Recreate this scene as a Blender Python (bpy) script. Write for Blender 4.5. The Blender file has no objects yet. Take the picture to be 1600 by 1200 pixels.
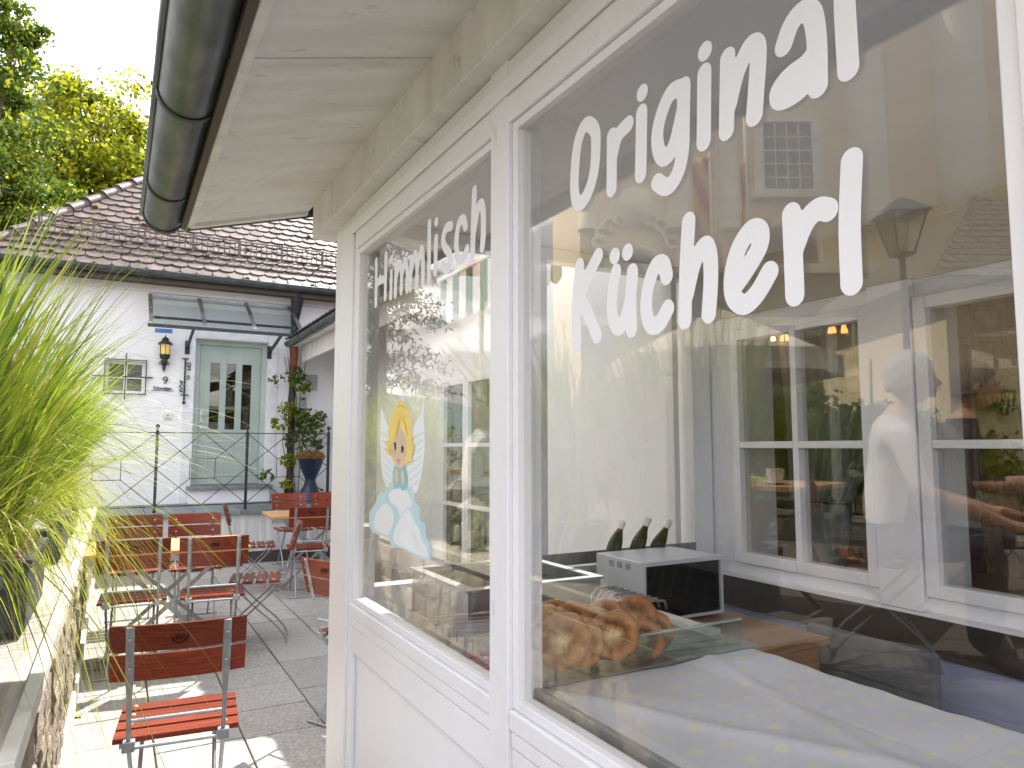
import bpy, bmesh, math, random
import numpy as np
from mathutils import Vector, Matrix, Euler
random.seed(7); rng = np.random.default_rng(7)
S = bpy.context.scene; COL = S.collection
# ------------------------------------------------------------------ camera
cd = bpy.data.cameras.new('camera'); cam = bpy.data.objects.new('camera', cd); COL.objects.link(cam)
EYE = 1.45
cam.location = (0, 0, EYE); cam.rotation_euler = (math.radians(95.05), 0, math.radians(-29.03))
cd.sensor_width = 36; cd.lens = 24.95; cd.clip_start = 0.05; cd.clip_end = 9000
S.camera = cam
# ------------------------------------------------------------------ light
SUN = Vector((.53, .50, 1.0)).normalized()
w = bpy.data.worlds.new('World'); S.world = w; w.use_nodes = True
nt = w.node_tree; nt.nodes.clear()
out = nt.nodes.new('ShaderNodeOutputWorld'); bg = nt.nodes.new('ShaderNodeBackground')
sky = nt.nodes.new('ShaderNodeTexSky'); sky.sky_type = 'NISHITA'; sky.sun_disc = False
sky.sun_elevation = math.asin(SUN.z); sky.sun_rotation = math.atan2(SUN.x, SUN.y)
sky.air_density = 1.0; sky.dust_density = 1.5; sky.ozone_density = 1.5
tc = nt.nodes.new('ShaderNodeTexCoord'); mp = nt.nodes.new('ShaderNodeMapping'); mp.inputs['Scale'].default_value = (1, 1, 2.6)
nz = nt.nodes.new('ShaderNodeTexNoise'); nz.inputs['Scale'].default_value = 2.3; nz.inputs['Detail'].default_value = 7; nz.inputs['Roughness'].default_value = .55
rp = nt.nodes.new('ShaderNodeValToRGB'); rp.color_ramp.elements[0].position = .30; rp.color_ramp.elements[1].position = .46
nz2 = nt.nodes.new('ShaderNodeTexNoise'); nz2.inputs['Scale'].default_value = 5; nz2.inputs['Detail'].default_value = 6
cr2 = nt.nodes.new('ShaderNodeValToRGB'); cr2.color_ramp.elements[0].position = .44; cr2.color_ramp.elements[1].position = .62
cr2.color_ramp.elements[0].color = (2.8, 2.8, 3.1, 1); cr2.color_ramp.elements[1].color = (10.5, 10.4, 10.8, 1)
mx = nt.nodes.new('ShaderNodeMix'); mx.data_type = 'RGBA'
L = nt.links.new
L(tc.outputs['Generated'], mp.inputs['Vector']); L(mp.outputs['Vector'], nz.inputs['Vector']); L(mp.outputs['Vector'], nz2.inputs['Vector'])
L(nz.outputs['Fac'], rp.inputs['Fac']); L(nz2.outputs['Fac'], cr2.inputs['Fac'])
L(rp.outputs['Color'], mx.inputs['Factor']); L(sky.outputs['Color'], mx.inputs['A']); L(cr2.outputs['Color'], mx.inputs['B'])
L(mx.outputs['Result'], bg.inputs['Color']); bg.inputs['Strength'].default_value = .14; L(bg.outputs['Background'], out.inputs['Surface'])
sd = bpy.data.lights.new('sun', 'SUN'); sun = bpy.data.objects.new('sun', sd); COL.objects.link(sun)
sd.energy = 3.6; sd.angle = math.radians(.55); sd.color = (1, .95, .87); sun.rotation_euler = SUN.to_track_quat('Z', 'Y').to_euler()
S.view_settings.view_transform = 'Standard'; S.view_settings.look = 'None'; S.view_settings.gamma = 1
S.view_settings.exposure = 1.6; S.view_settings.use_curve_mapping = False
S.render.engine = 'CYCLES'; S.cycles.transparent_max_bounces = 24; S.cycles.max_bounces = 9; S.cycles.glossy_bounces = 4

# ------------------------------------------------------------------ pixel helpers (measuring only)
TH = math.radians(29.03); PT = math.radians(5.05); FPX = 1109.
cF = Vector((math.sin(TH)*math.cos(PT), math.cos(TH)*math.cos(PT), math.sin(PT)))
cR = Vector((math.cos(TH), -math.sin(TH), 0)); cU = cR.cross(cF)
def ray(x, y): return cF + cR*((x-800)/FPX) + cU*((600-y)/FPX)
EY = Vector((0, 0, EYE))
def at(x, y, ax, v):
    d = ray(x, y); i = 'xyz'.index(ax); return EY + d*((v-EY[i])/d[i])
def PD(x, y, d): return EY + ray(x, y)*d
GX = .8
def RP(x, y, d):
    p = PD(x, y, d); return Vector((2*GX-p.x, p.y, p.z))

# ------------------------------------------------------------------ materials
MATS = {}
def mat(name, c1, c2=None, rough=.6, metal=0, scale=8, bump=0, bscale=None, stretch=None, trans=0, spec=.5, var=0, detail=5, coat=0):
    if name in MATS: return MATS[name]
    m = bpy.data.materials.new(name); m.use_nodes = True; n = m.node_tree; b = n.nodes['Principled BSDF']
    b.inputs['Roughness'].default_value = rough; b.inputs['Metallic'].default_value = metal
    b.inputs['Specular IOR Level'].default_value = spec; b.inputs['Coat Weight'].default_value = coat
    t = n.nodes.new('ShaderNodeTexCoord'); mp = n.nodes.new('ShaderNodeMapping'); n.links.new(t.outputs['Object'], mp.inputs['Vector'])
    if stretch: mp.inputs['Scale'].default_value = stretch
    oi = n.nodes.new('ShaderNodeObjectInfo'); n.links.new(oi.outputs['Random'], mp.inputs['Location'])
    nz = n.nodes.new('ShaderNodeTexNoise'); nz.inputs['Scale'].default_value = scale; nz.inputs['Detail'].default_value = detail
    n.links.new(mp.outputs['Vector'], nz.inputs['Vector'])
    c2 = c2 or tuple(x*.82 for x in c1)
    r = n.nodes.new('ShaderNodeValToRGB'); r.color_ramp.elements[0].position = .35; r.color_ramp.elements[1].position = .68
    r.color_ramp.elements[0].color = (*c2, 1); r.color_ramp.elements[1].color = (*c1, 1)
    n.links.new(nz.outputs['Fac'], r.inputs['Fac']); src = r.outputs['Color']
    if var:
        h = n.nodes.new('ShaderNodeHueSaturation'); mr = n.nodes.new('ShaderNodeMapRange')
        mr.inputs['To Min'].default_value = 1-var; mr.inputs['To Max'].default_value = 1+var
        n.links.new(oi.outputs['Random'], mr.inputs['Value']); n.links.new(mr.outputs['Result'], h.inputs['Value'])
        n.links.new(src, h.inputs['Color']); src = h.outputs['Color']
    n.links.new(src, b.inputs['Base Color'])
    if bump:
        nb = n.nodes.new('ShaderNodeTexNoise'); nb.inputs['Scale'].default_value = bscale or scale*3; nb.inputs['Detail'].default_value = 6
        n.links.new(mp.outputs['Vector'], nb.inputs['Vector'])
        bp = n.nodes.new('ShaderNodeBump'); bp.inputs['Strength'].default_value = bump; bp.inputs['Distance'].default_value = .01
        n.links.new(nb.outputs['Fac'], bp.inputs['Height']); n.links.new(bp.outputs['Normal'], b.inputs['Normal'])
    if trans:
        tl = n.nodes.new('ShaderNodeBsdfTranslucent'); ms = n.nodes.new('ShaderNodeMixShader'); ms.inputs[0].default_value = trans
        n.links.new(src, tl.inputs['Color']); n.links.new(b.outputs[0], ms.inputs[1]); n.links.new(tl.outputs[0], ms.inputs[2])
        n.links.new(ms.outputs[0], n.nodes['Material Output'].inputs['Surface'])
    MATS[name] = m; return m
def grime(m, col, sc, lo, hi, amt, stretch=(1, 1, 1)):
    n = m.node_tree; b = n.nodes['Principled BSDF']; src = b.inputs['Base Color'].links[0].from_socket
    g = n.nodes.new('ShaderNodeNewGeometry'); mp = n.nodes.new('ShaderNodeMapping'); mp.inputs['Scale'].default_value = stretch; n.links.new(g.outputs['Position'], mp.inputs['Vector'])
    nz = n.nodes.new('ShaderNodeTexNoise'); nz.inputs['Scale'].default_value = sc; nz.inputs['Detail'].default_value = 8; nz.inputs['Roughness'].default_value = .7; n.links.new(mp.outputs['Vector'], nz.inputs['Vector'])
    mr = n.nodes.new('ShaderNodeMapRange'); mr.inputs['From Min'].default_value = lo; mr.inputs['From Max'].default_value = hi; mr.inputs['To Max'].default_value = amt; n.links.new(nz.outputs['Fac'], mr.inputs['Value'])
    mx_ = n.nodes.new('ShaderNodeMix'); mx_.data_type = 'RGBA'; mx_.inputs['B'].default_value = (*col, 1)
    n.links.new(mr.outputs['Result'], mx_.inputs['Factor']); n.links.new(src, mx_.inputs['A']); n.links.new(mx_.outputs['Result'], b.inputs['Base Color'])
def glassmat(name, f0=.06, gain=1., tint=(.93, .96, .94), bump=.0, rough=0.0):
    m = bpy.data.materials.new(name); m.use_nodes = True; n = m.node_tree; n.nodes.clear()
    o = n.nodes.new('ShaderNodeOutputMaterial'); g = n.nodes.new('ShaderNodeNewGeometry')
    dt = n.nodes.new('ShaderNodeVectorMath'); dt.operation = 'DOT_PRODUCT'
    n.links.new(g.outputs['Normal'], dt.inputs[0]); n.links.new(g.outputs['Incoming'], dt.inputs[1])
    ab = n.nodes.new('ShaderNodeMath'); ab.operation = 'ABSOLUTE'; n.links.new(dt.outputs['Value'], ab.inputs[0])
    su = n.nodes.new('ShaderNodeMath'); su.operation = 'SUBTRACT'; su.inputs[0].default_value = 1; n.links.new(ab.outputs[0], su.inputs[1])
    pw = n.nodes.new('ShaderNodeMath'); pw.operation = 'POWER'; pw.inputs[1].default_value = 4.0; n.links.new(su.outputs[0], pw.inputs[0])
    ma = n.nodes.new('ShaderNodeMath'); ma.operation = 'MULTIPLY_ADD'; ma.use_clamp = True
    ma.inputs[1].default_value = gain*(1-f0); ma.inputs[2].default_value = f0; n.links.new(pw.outputs[0], ma.inputs[0])
    tr = n.nodes.new('ShaderNodeBsdfTransparent'); tr.inputs['Color'].default_value = (*tint, 1)
    gl = n.nodes.new('ShaderNodeBsdfGlossy'); gl.inputs['Roughness'].default_value = rough; gl.inputs['Color'].default_value = (1, .95, .84, 1)
    if bump:
        t = n.nodes.new('ShaderNodeTexCoord'); nb = n.nodes.new('ShaderNodeTexNoise'); nb.inputs['Scale'].default_value = 2.5; nb.inputs['Detail'].default_value = 1
        n.links.new(t.outputs['Object'], nb.inputs['Vector'])
        bp = n.nodes.new('ShaderNodeBump'); bp.inputs['Strength'].default_value = bump; bp.inputs['Distance'].default_value = .01
        n.links.new(nb.outputs['Fac'], bp.inputs['Height']); n.links.new(bp.outputs['Normal'], gl.inputs['Normal'])
    ms = n.nodes.new('ShaderNodeMixShader'); n.links.new(ma.outputs[0], ms.inputs[0]); n.links.new(tr.outputs[0], ms.inputs[1]); n.links.new(gl.outputs[0], ms.inputs[2])
    n.links.new(ms.outputs[0], o.inputs['Surface']); return m
def emit(name, col, s):
    m = mat(name, col); b = m.node_tree.nodes['Principled BSDF']; b.inputs['Emission Color'].default_value = (*col, 1); b.inputs['Emission Strength'].default_value = s; return m
WHITE = mat('painted_wood_white', (.83, .83, .87), (.79, .79, .83), rough=.38, scale=3, bump=.05, bscale=30, stretch=(1, 1, .15))
CREAMP = mat('painted_soffit', (.80, .80, .82), (.70, .695, .70), rough=.6, scale=2.2, bump=.25, bscale=18, stretch=(1, 5, 1), detail=9)
PLASTER = mat('white_plaster', (.86, .86, .89), (.82, .82, .85), rough=.9, scale=1.6, bump=.3, bscale=60)
STEEL = mat('galvanised_steel', (.42, .44, .46), (.30, .32, .34), rough=.42, metal=.7, scale=25)
ZINC = mat('zinc_gutter', (.17, .20, .215), (.075, .09, .095), rough=.42, metal=.6, scale=9, bump=.12, bscale=30, stretch=(1, .5, 1), detail=9)
DZINC = mat('dark_zinc', (.10, .12, .12), (.06, .07, .07), rough=.5, metal=.5, scale=9)
BROWN = mat('dark_brown_trim', (.07, .055, .045), rough=.6, scale=9)
REDWOOD = mat('red_brown_varnished_slat', (.24, .042, .014), (.14, .023, .009), rough=.26, scale=7, stretch=(1.2, 18, 18), var=.22, bump=.1, bscale=8, spec=.35)
TABLEW = mat('light_varnished_table_wood', (.58, .34, .16), (.46, .25, .11), rough=.4, scale=5, stretch=(1, 14, 14), var=.12)
PAVER = mat('concrete_paver', (.40, .385, .37), (.27, .26, .25), rough=.9, scale=60, bump=.35, bscale=160, var=.11, detail=3)
MOSS = mat('mossy_joint', (.16, .16, .05), (.10, .085, .05), rough=1, scale=14)
SLATE = mat('grey_slate', (.22, .25, .26), (.14, .17, .17), rough=.7, scale=6, var=.15, bump=.2)
STONE = mat('rough_stone', (.42, .35, .27), (.22, .18, .14), rough=.95, scale=11, bump=.9, bscale=22, var=.25, detail=8)
MORTAR = mat('mortar', (.36, .31, .25), rough=1, scale=20, bump=.5)
CAPW = mat('weathered_cap_board', (.46, .43, .37), (.33, .30, .26), rough=.8, scale=6, stretch=(8, .6, 8), bump=.3)
CAPEDGE = mat('pale_metal_edge', (.66, .64, .58), (.5, .48, .43), rough=.5, scale=8)
TILE = mat('brown_clay_tile', (.135, .093, .078), (.052, .038, .033), rough=.5, scale=7, bump=.25, var=.32, detail=8, spec=.55)
MOSSY = mat('moss_tuft', (.25, .16, .03), (.12, .12, .03), rough=1, scale=30)
IRON = mat('black_iron', (.035, .04, .05), (.02, .024, .03), rough=.45, metal=.3, scale=20)
DOORG = mat('sage_door_paint', (.40, .47, .44), (.36, .43, .40), rough=.4, scale=3)
DOORF = mat('sage_door_trim', (.46, .54, .51), rough=.4, scale=3)
BLACK = mat('black_plastic', (.03, .03, .032), rough=.35)
GLASS = glassmat('kiosk_glass', f0=.054, gain=1.05, bump=.0012, tint=(.985, .985, .98))
GLASS2 = glassmat('plain_glass', f0=.03, gain=.8, tint=(.985, .99, .985))
DGLASS = glassmat('dark_house_glass', f0=.07, gain=.8, tint=(.45, .5, .45))
VINYL = mat('white_vinyl', (.86, .87, .92), (.85, .86, .91), rough=.45, spec=.2)
LEAFY = mat('sunlit_leaf', (.44, .42, .03), (.28, .32, .02), spec=.2, rough=.55, scale=.9, trans=.68, detail=3)
GRASSD = mat('deep_green_blade', (.20, .32, .03), (.10, .19, .02), rough=.45, scale=5, trans=.4, detail=2)
LEAFG = mat('green_leaf', (.15, .22, .03), (.06, .11, .018), rough=.5, spec=.2, scale=1.3, trans=.45, detail=3)
GRASS = mat('reed_grass_blade', (.50, .56, .05), (.26, .38, .03), rough=.45, scale=5, trans=.6, detail=2)
DRYG = mat('dry_grass_blade', (.55, .52, .12), (.42, .34, .08), rough=.6, scale=5, trans=.4)
NEEDLE = mat('spruce_needle', (.05, .09, .035), (.02, .045, .02), rough=.7, scale=3)
BARK = mat('bark', (.13, .09, .06), rough=.95, scale=12, bump=.8)
POT = mat('anthracite_pot', (.05, .055, .065), (.035, .04, .05), rough=.5)
SOIL = mat('soil', (.07, .045, .03), rough=1, scale=30, bump=.6)
CHURCH = mat('cream_render', (.84, .70, .47), (.78, .64, .42), rough=.9, scale=.6)
CHURCHW = mat('pale_stone_trim', (.88, .83, .68), (.80, .75, .60), rough=.85, scale=1.2)
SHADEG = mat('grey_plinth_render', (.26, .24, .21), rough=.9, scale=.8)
DARKWIN = mat('dark_window_glass', (.16, .17, .16), rough=.12, scale=1)
WOODT = mat('brown_table_wood', (.36, .20, .09), (.24, .12, .05), rough=.4, scale=5, stretch=(1, 12, 12))
WOODD = mat('dark_panel_wood', (.16, .08, .04), (.09, .045, .022), rough=.5, scale=5, stretch=(12, 12, 1), var=.2)
SHING = mat('wood_shingle', (.34, .17, .04), (.16, .08, .025), rough=.8, scale=9, stretch=(3, 3, .6), var=.35)
LAV = mat('lavender_plaster', (.42, .46, .66), (.34, .38, .58), rough=.9, scale=5, bump=.3)
DARKBAND = mat('dark_brown_band', (.05, .04, .035), rough=.3, scale=6)
GREYF = mat('grey_fabric', (.13, .14, .16), (.10, .11, .13), rough=.9, scale=12)
MICRO = mat('silver_plastic', (.66, .69, .74), (.62, .65, .7), rough=.35, metal=.2)
MBLACK = mat('black_glass_door', (.006, .006, .007), rough=.06)
CREAMT = mat('cream_ceramic', (.8, .77, .7), rough=.25)
GROUND = mat('asphalt_ground', (.10, .10, .095), rough=.95, scale=3)
HILL = mat('haze_blue_hill', (.10, .15, .17), (.07, .11, .13), rough=1, scale=.004)  # distance haze put into the bluish hill colour
SKIN = mat('skin', (.55, .32, .22), (.5, .28, .19), rough=.5)

grime(CREAMP, (.20, .17, .13), 9, .60, .72, .55, (1, 2.5, 1)); grime(CREAMP, (.42, .38, .30), 1.6, .50, .75, .5, (1, 3, 1))
grime(WHITE, (.40, .37, .32), 14, .64, .76, .45, (1, 1, .5)); grime(WHITE, (.55, .53, .50), 2.2, .52, .8, .35)
grime(PLASTER, (.55, .54, .52), 1.1, .55, .8, .4, (1, 1, .35)); grime(REDWOOD, (.34, .16, .09), 26, .62, .74, .5, (1, 1, 1)); grime(TILE, (.10, .10, .04), 3.5, .58, .74, .7); grime(PAVER, (.14, .13, .07), 2.6, .56, .76, .55)
# ------------------------------------------------------------------ mesh builder
class MB:
    def __init__(s): s.v = []; s.f = []; s.m = []
    def add(s, vs, fs, mi=0):
        o = len(s.v); s.v += [tuple(v) for v in vs]; s.f += [tuple(i+o for i in f) for f in fs]; s.m += [mi]*len(fs); return s
    def box(s, x0, x1, y0, y1, z0, z1, mi=0, M=None):
        vs = [(x, y, z) for z in (z0, z1) for y in (y0, y1) for x in (x0, x1)]
        if M is not None: vs = [M @ Vector(v) for v in vs]
        return s.add(vs, [(0, 2, 3, 1), (4, 5, 7, 6), (0, 1, 5, 4), (2, 6, 7, 3), (0, 4, 6, 2), (1, 3, 7, 5)], mi)
    def bar(s, a, b, wd, th, up=(0, 0, 1), mi=0):
        a = Vector(a); b = Vector(b); d = (b-a); ln = d.length; d.normalize(); u = Vector(up)
        if abs(d.dot(u)) > .98: u = Vector((0, 1, 0))
        r = d.cross(u).normalized(); u = r.cross(d)
        vs = [p + r*(sx*wd/2) + u*(sz*th/2) for p in (a, b) for sx, sz in ((-1, -1), (1, -1), (1, 1), (-1, 1))]
        return s.add(vs, [(0, 3, 2, 1), (4, 5, 6, 7), (0, 1, 5, 4), (1, 2, 6, 5), (2, 3, 7, 6), (3, 0, 4, 7)], mi)
    def tube(s, pts, r, n=8, mi=0, flat=1., side=None, closed=False):
        pts = [Vector(p) for p in pts]; N = len(pts); rs = r if isinstance(r, (list, tuple)) else [r]*N
        fl = flat if isinstance(flat, (list, tuple)) else [flat]*N
        vs = []; prev = None
        for i, p in enumerate(pts):
            d = (pts[(i+1) % N if closed else min(i+1, N-1)] - pts[(i-1) % N if closed else max(i-1, 0)]).normalized()
            if side is not None: u = Vector(side)
            elif prev is not None: u = prev
            else: u = Vector((0, 0, 1)) if abs(d.z) < .9 else Vector((1, 0, 0))
            u = (u - d*u.dot(d)).normalized(); prev = u; q = d.cross(u)
            for k in range(n):
                a = 2*math.pi*k/n; vs.append(p + u*(math.cos(a)*rs[i]) + q*(math.sin(a)*rs[i]*fl[i]))
        fs = [(i*n+k, i*n+(k+1) % n, ((i+1) % N)*n+(k+1) % n, ((i+1) % N)*n+k) for i in range(N if closed else N-1) for k in range(n)]
        if not closed: fs += [tuple(range(n))[::-1], tuple((N-1)*n+k for k in range(n))]
        return s.add(vs, fs, mi)
    def lathe(s, prof, c=(0, 0, 0), n=20, mi=0, M=None, sq=0):
        vs = []; c = Vector(c)
        for r, z in prof:
            for k in range(n):
                a = 2*math.pi*(k+.5*sq)/n; v = Vector((r*math.cos(a), r*math.sin(a), z)); v = (M @ v if M is not None else v)+c; vs.append(v)
        P = len(prof)
        fs = [(i*n+k, i*n+(k+1) % n, (i+1)*n+(k+1) % n, (i+1)*n+k) for i in range(P-1) for k in range(n)]
        if prof[0][0] > 1e-4: fs.append(tuple(range(n))[::-1])
        if prof[-1][0] > 1e-4: fs.append(tuple((P-1)*n+k for k in range(n)))
        return s.add(vs, fs, mi)
    def prism(s, poly, a, b, M, mi=0):       # poly in local xy, extruded z a..b, transformed by M
        n = len(poly); vs = [M @ Vector((x, y, a)) for x, y in poly] + [M @ Vector((x, y, b)) for x, y in poly]
        return s.add(vs, [tuple(range(n))[::-1], tuple(range(n, 2*n))] + [(i, (i+1) % n, n+(i+1) % n, n+i) for i in range(n)], mi)
    def mesh(s, name, mats):
        me = bpy.data.meshes.new(name); me.from_pydata(s.v, [], s.f)
        for m in (mats if isinstance(mats, (list, tuple)) else [mats]): me.materials.append(m)
        me.polygons.foreach_set('material_index', s.m); me.update(); return me
def link(name, me, parent=None, loc=None, rot=None):
    o = bpy.data.objects.new(name, me); COL.objects.link(o)
    if parent: o.parent = parent
    if loc is not None: o.location = loc
    if rot is not None: o.rotation_euler = rot
    return o
def ob(name, mb, mats, parent=None, kind=None, smooth=False, bevel=0, loc=None, rot=None, seg=2):
    me = mb.mesh(name, mats); bm = bmesh.new(); bm.from_mesh(me); bmesh.ops.recalc_face_normals(bm, faces=bm.faces); bm.to_mesh(me); bm.free()
    if smooth: me.polygons.foreach_set('use_smooth', [True]*len(me.polygons))
    o = link(name, me, parent, loc, rot)
    if kind: o['kind'] = kind
    if bevel:
        b = o.modifiers.new('bevel', 'BEVEL'); b.width = bevel; b.segments = seg; b.limit_method = 'ANGLE'; b.angle_limit = .6
        me.polygons.foreach_set('use_smooth', [True]*len(me.polygons)); me.update()
        b.harden_normals = True
    if smooth == 'a':
        e = o.modifiers.new('edge', 'EDGE_SPLIT'); e.split_angle = .6
    return o
def empty(name, loc=(0, 0, 0), rz=0, label=None, cat=None, group=None):
    o = link(name, None, None, loc, (0, 0, rz)); o.empty_display_size = .1
    return tag(o, label, cat, group)
def tag(o, label=None, cat=None, group=None, kind=None):
    if label: o['label'] = label
    if cat: o['category'] = cat
    if group: o['group'] = group
    if kind: o['kind'] = kind
    return o
def kids(o): return [c for c in ALLOBJ if c.parent == o]
def copy_tree(src, loc=None, rz=None, label=None, group=None):
    def rec(o, par):
        c = o.copy(); COL.objects.link(c)
        if par: c.parent = par
        for k in list(o.children): rec(k, c)
        return c
    c = rec(src, None)
    if loc is not None: c.location = loc
    if rz is not None: c.rotation_euler = (0, 0, rz)
    if label: c['label'] = label
    if group: c['group'] = group
    return c
def quads(name, V, F, mats, parent=None, kind=None, mi=None):
    me = bpy.data.meshes.new(name); me.vertices.add(len(V)); me.vertices.foreach_set('co', np.asarray(V, dtype=np.float32).ravel())
    n = len(F); k = F.shape[1]; me.loops.add(n*k); me.loops.foreach_set('vertex_index', F.astype(np.int32).ravel())
    me.polygons.add(n); me.polygons.foreach_set('loop_start', np.arange(n, dtype=np.int32)*k); me.polygons.foreach_set('loop_total', np.full(n, k, dtype=np.int32))
    for m in (mats if isinstance(mats, (list, tuple)) else [mats]): me.materials.append(m)
    if mi is not None: me.polygons.foreach_set('material_index', mi)
    me.update(calc_edges=True); o = link(name, me, parent)
    if kind: o['kind'] = kind
    return o
#%%SETTING
# ================================================================== GROUND, TERRACES
ob('ground', MB().add([(-4000, -4000, -.12), (4000, -4000, -.12), (4000, 5000, -.12), (-4000, 5000, -.12)], [(0, 1, 2, 3)]), GROUND, kind='structure')
terrace = ob('terrace_floor', MB().box(-.2, 3.0, -3, 9.55, -.1, -.014), MOSS, kind='structure')
PAVER_SHADED = mat('shade_toned_paver', (.17, .15, .13), (.10, .09, .08), rough=.9, scale=40, bump=.3, bscale=120, var=.15)  # darker paver copy, shade of the upper terrace put into its colour
def paver_mesh(w_, l_, t=.04, m_=None):
    g = .004; ch = .003
    mb = MB(); x0, x1, y0, y1 = g, w_-g, g, l_-g
    vs = [(x0, y0, -t), (x1, y0, -t), (x1, y1, -t), (x0, y1, -t), (x0, y0, -ch), (x1, y0, -ch), (x1, y1, -ch), (x0, y1, -ch),
          (x0+ch, y0+ch, 0), (x1-ch, y0+ch, 0), (x1-ch, y1-ch, 0), (x0+ch, y1-ch, 0)]
    mb.add(vs, [(0, 1, 5, 4), (1, 2, 6, 5), (2, 3, 7, 6), (3, 0, 4, 7), (4, 5, 9, 8), (5, 6, 10, 9), (6, 7, 11, 10), (7, 4, 8, 11), (8, 9, 10, 11)])
    return mb.mesh('paver', m_ or PAVER)
pm = {}
def lay(par, x0, x1, w_, l_, yoff, y0, y1, z):
    if (w_, l_) not in pm: pm[(w_, l_)] = paver_mesh(w_, l_, m_=PAVER_SHADED if z > .3 else None)
    y = y0+yoff
    while y < y1-.1:
        link('paver', pm[(w_, l_)], par, (x0+random.uniform(-.001, .001), y, z+random.uniform(-.002, .001)), (random.uniform(-.002, .002), 0, random.uniform(-.003, .003))); y += l_
lay(terrace, -.18, .22, .40, .40, .28, .6, 9.4, 0)
lay(terrace, .22, .62, .40, .6, .29, .6, 9.4, 0)
lay(terrace, .62, 1.02, .40, .4, .06, .6, 9.4, 0)
for i, xx in enumerate((1.02, 1.42, 1.82, 2.22, 2.62)):
    lay(terrace, xx, xx+.4, .40, .6 if i % 2 == 0 else .4, (.0, .2, .3, .1, .4)[i], 3.32 if i > 0 else 3.28, 9.35, 0)
upper = ob('upper_terrace', MB().box(-9, -.74, -4, 10.2, -.1, .488).box(-.7399, -.46, -4, 1.8, -.1, .4875), MOSS, kind='structure')
for i in range(13):
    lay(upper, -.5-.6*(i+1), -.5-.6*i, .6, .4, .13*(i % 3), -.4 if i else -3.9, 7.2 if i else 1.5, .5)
# drain cover
d = empty('drain_cover', tuple(at(376, 1001, 'z', .004)), 0, 'small square metal drain grate in the paving beside the middle chairs', 'drain grate')
d.location.z = .003
ob('plate', MB().box(-.05, .05, -.04, .04, 0, .004), STEEL, d)
for i in range(3): ob('hole', MB().lathe([(.011, .0042), (.011, .0052)], (-.03+.03*i, 0, 0), 10), BLACK, d)

# ================================================================== STONE PLANTER WALL
pw = empty('planter_wall', (0, 0, 0), 0, 'long rough stone planter wall with pale wooden cap along the left of the terrace', 'stone wall')
PX0, PX1, PY0, PY1, PZ = -.72, -.16, 1.86, 9.5, .80
ob('core', MB().box(PX0+.03, PX1-.045, PY0+.03, PY1, -.05, PZ-.06), MORTAR, pw)
ob('base_ledge', MB().box(-.18, -.135, PY0-.01, PY1, -.02, .10), CAPEDGE, pw, bevel=.008)
def stone_mesh(w_, h_, t_):
    bm = bmesh.new(); bmesh.ops.create_cube(bm, size=1)
    bmesh.ops.subdivide_edges(bm, edges=bm.edges, cuts=3, use_grid_fill=True)
    for v in bm.verts:
        c = v.co.copy(); k = .5/max(.3, c.length); v.co = c.lerp(c.normalized()*.62, .25)
        v.co += Vector((random.uniform(-.045, .045) for _ in range(3)))
        v.co = Vector((v.co.x*t_, v.co.y*w_, v.co.z*h_))
    me = bpy.data.meshes.new('stone'); bm.to_mesh(me); bm.free(); me.materials.append(STONE)
    return me
smesh = [stone_mesh(1, 1, 1) for _ in range(9)]
z = .1; cnt = 0; extra = MB()
def put_stone(loc, sc, rz=0):
    o = link('stone', random.choice(smesh), pw, loc, (random.choice((0, math.pi)), 0, rz)); o.scale = sc
rows = [.13, .10, .14, .11, .13]
for r_, h_ in enumerate(rows):
    y = PY0 + random.uniform(0, .08)
    while y < PY1-.05:
        w_ = random.uniform(.11, .24)*(1.0 if y < 5 else 1.5)
        put_stone((PX1-.045+random.uniform(-.008, .008), y+w_/2, z+h_/2), (random.uniform(.075, .105), w_*.99, h_*1.0)); y += w_; cnt += 1
    x = PX0+.02
    while x < PX1-.08:
        w_ = min(random.uniform(.12, .2), PX1-.06-x)
        if w_ < .05: break
        put_stone((x+w_/2, PY0+.03, z+h_/2), (.09, w_, h_), math.pi/2); x += w_; cnt += 1
    z += h_
ob('cap_board', MB().box(PX0-.02, PX1-.012, PY0-.02, PY1, PZ-.05, PZ-.012), CAPW, pw, bevel=.004)
yy = PY0-.03
for i in range(4):
    y2 = yy+ (PY1-PY0)/4
    ob('edge_strip', MB().box(PX1-.03, PX1+.006, yy, y2-.006, PZ-.055, PZ+.004), CAPEDGE, pw, bevel=.003); yy = y2
ob('end_strip', MB().box(PX0-.02, PX1-.035, PY0-.04, PY0-.005, PZ-.055, PZ+.004), CAPEDGE, pw, bevel=.003)

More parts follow.
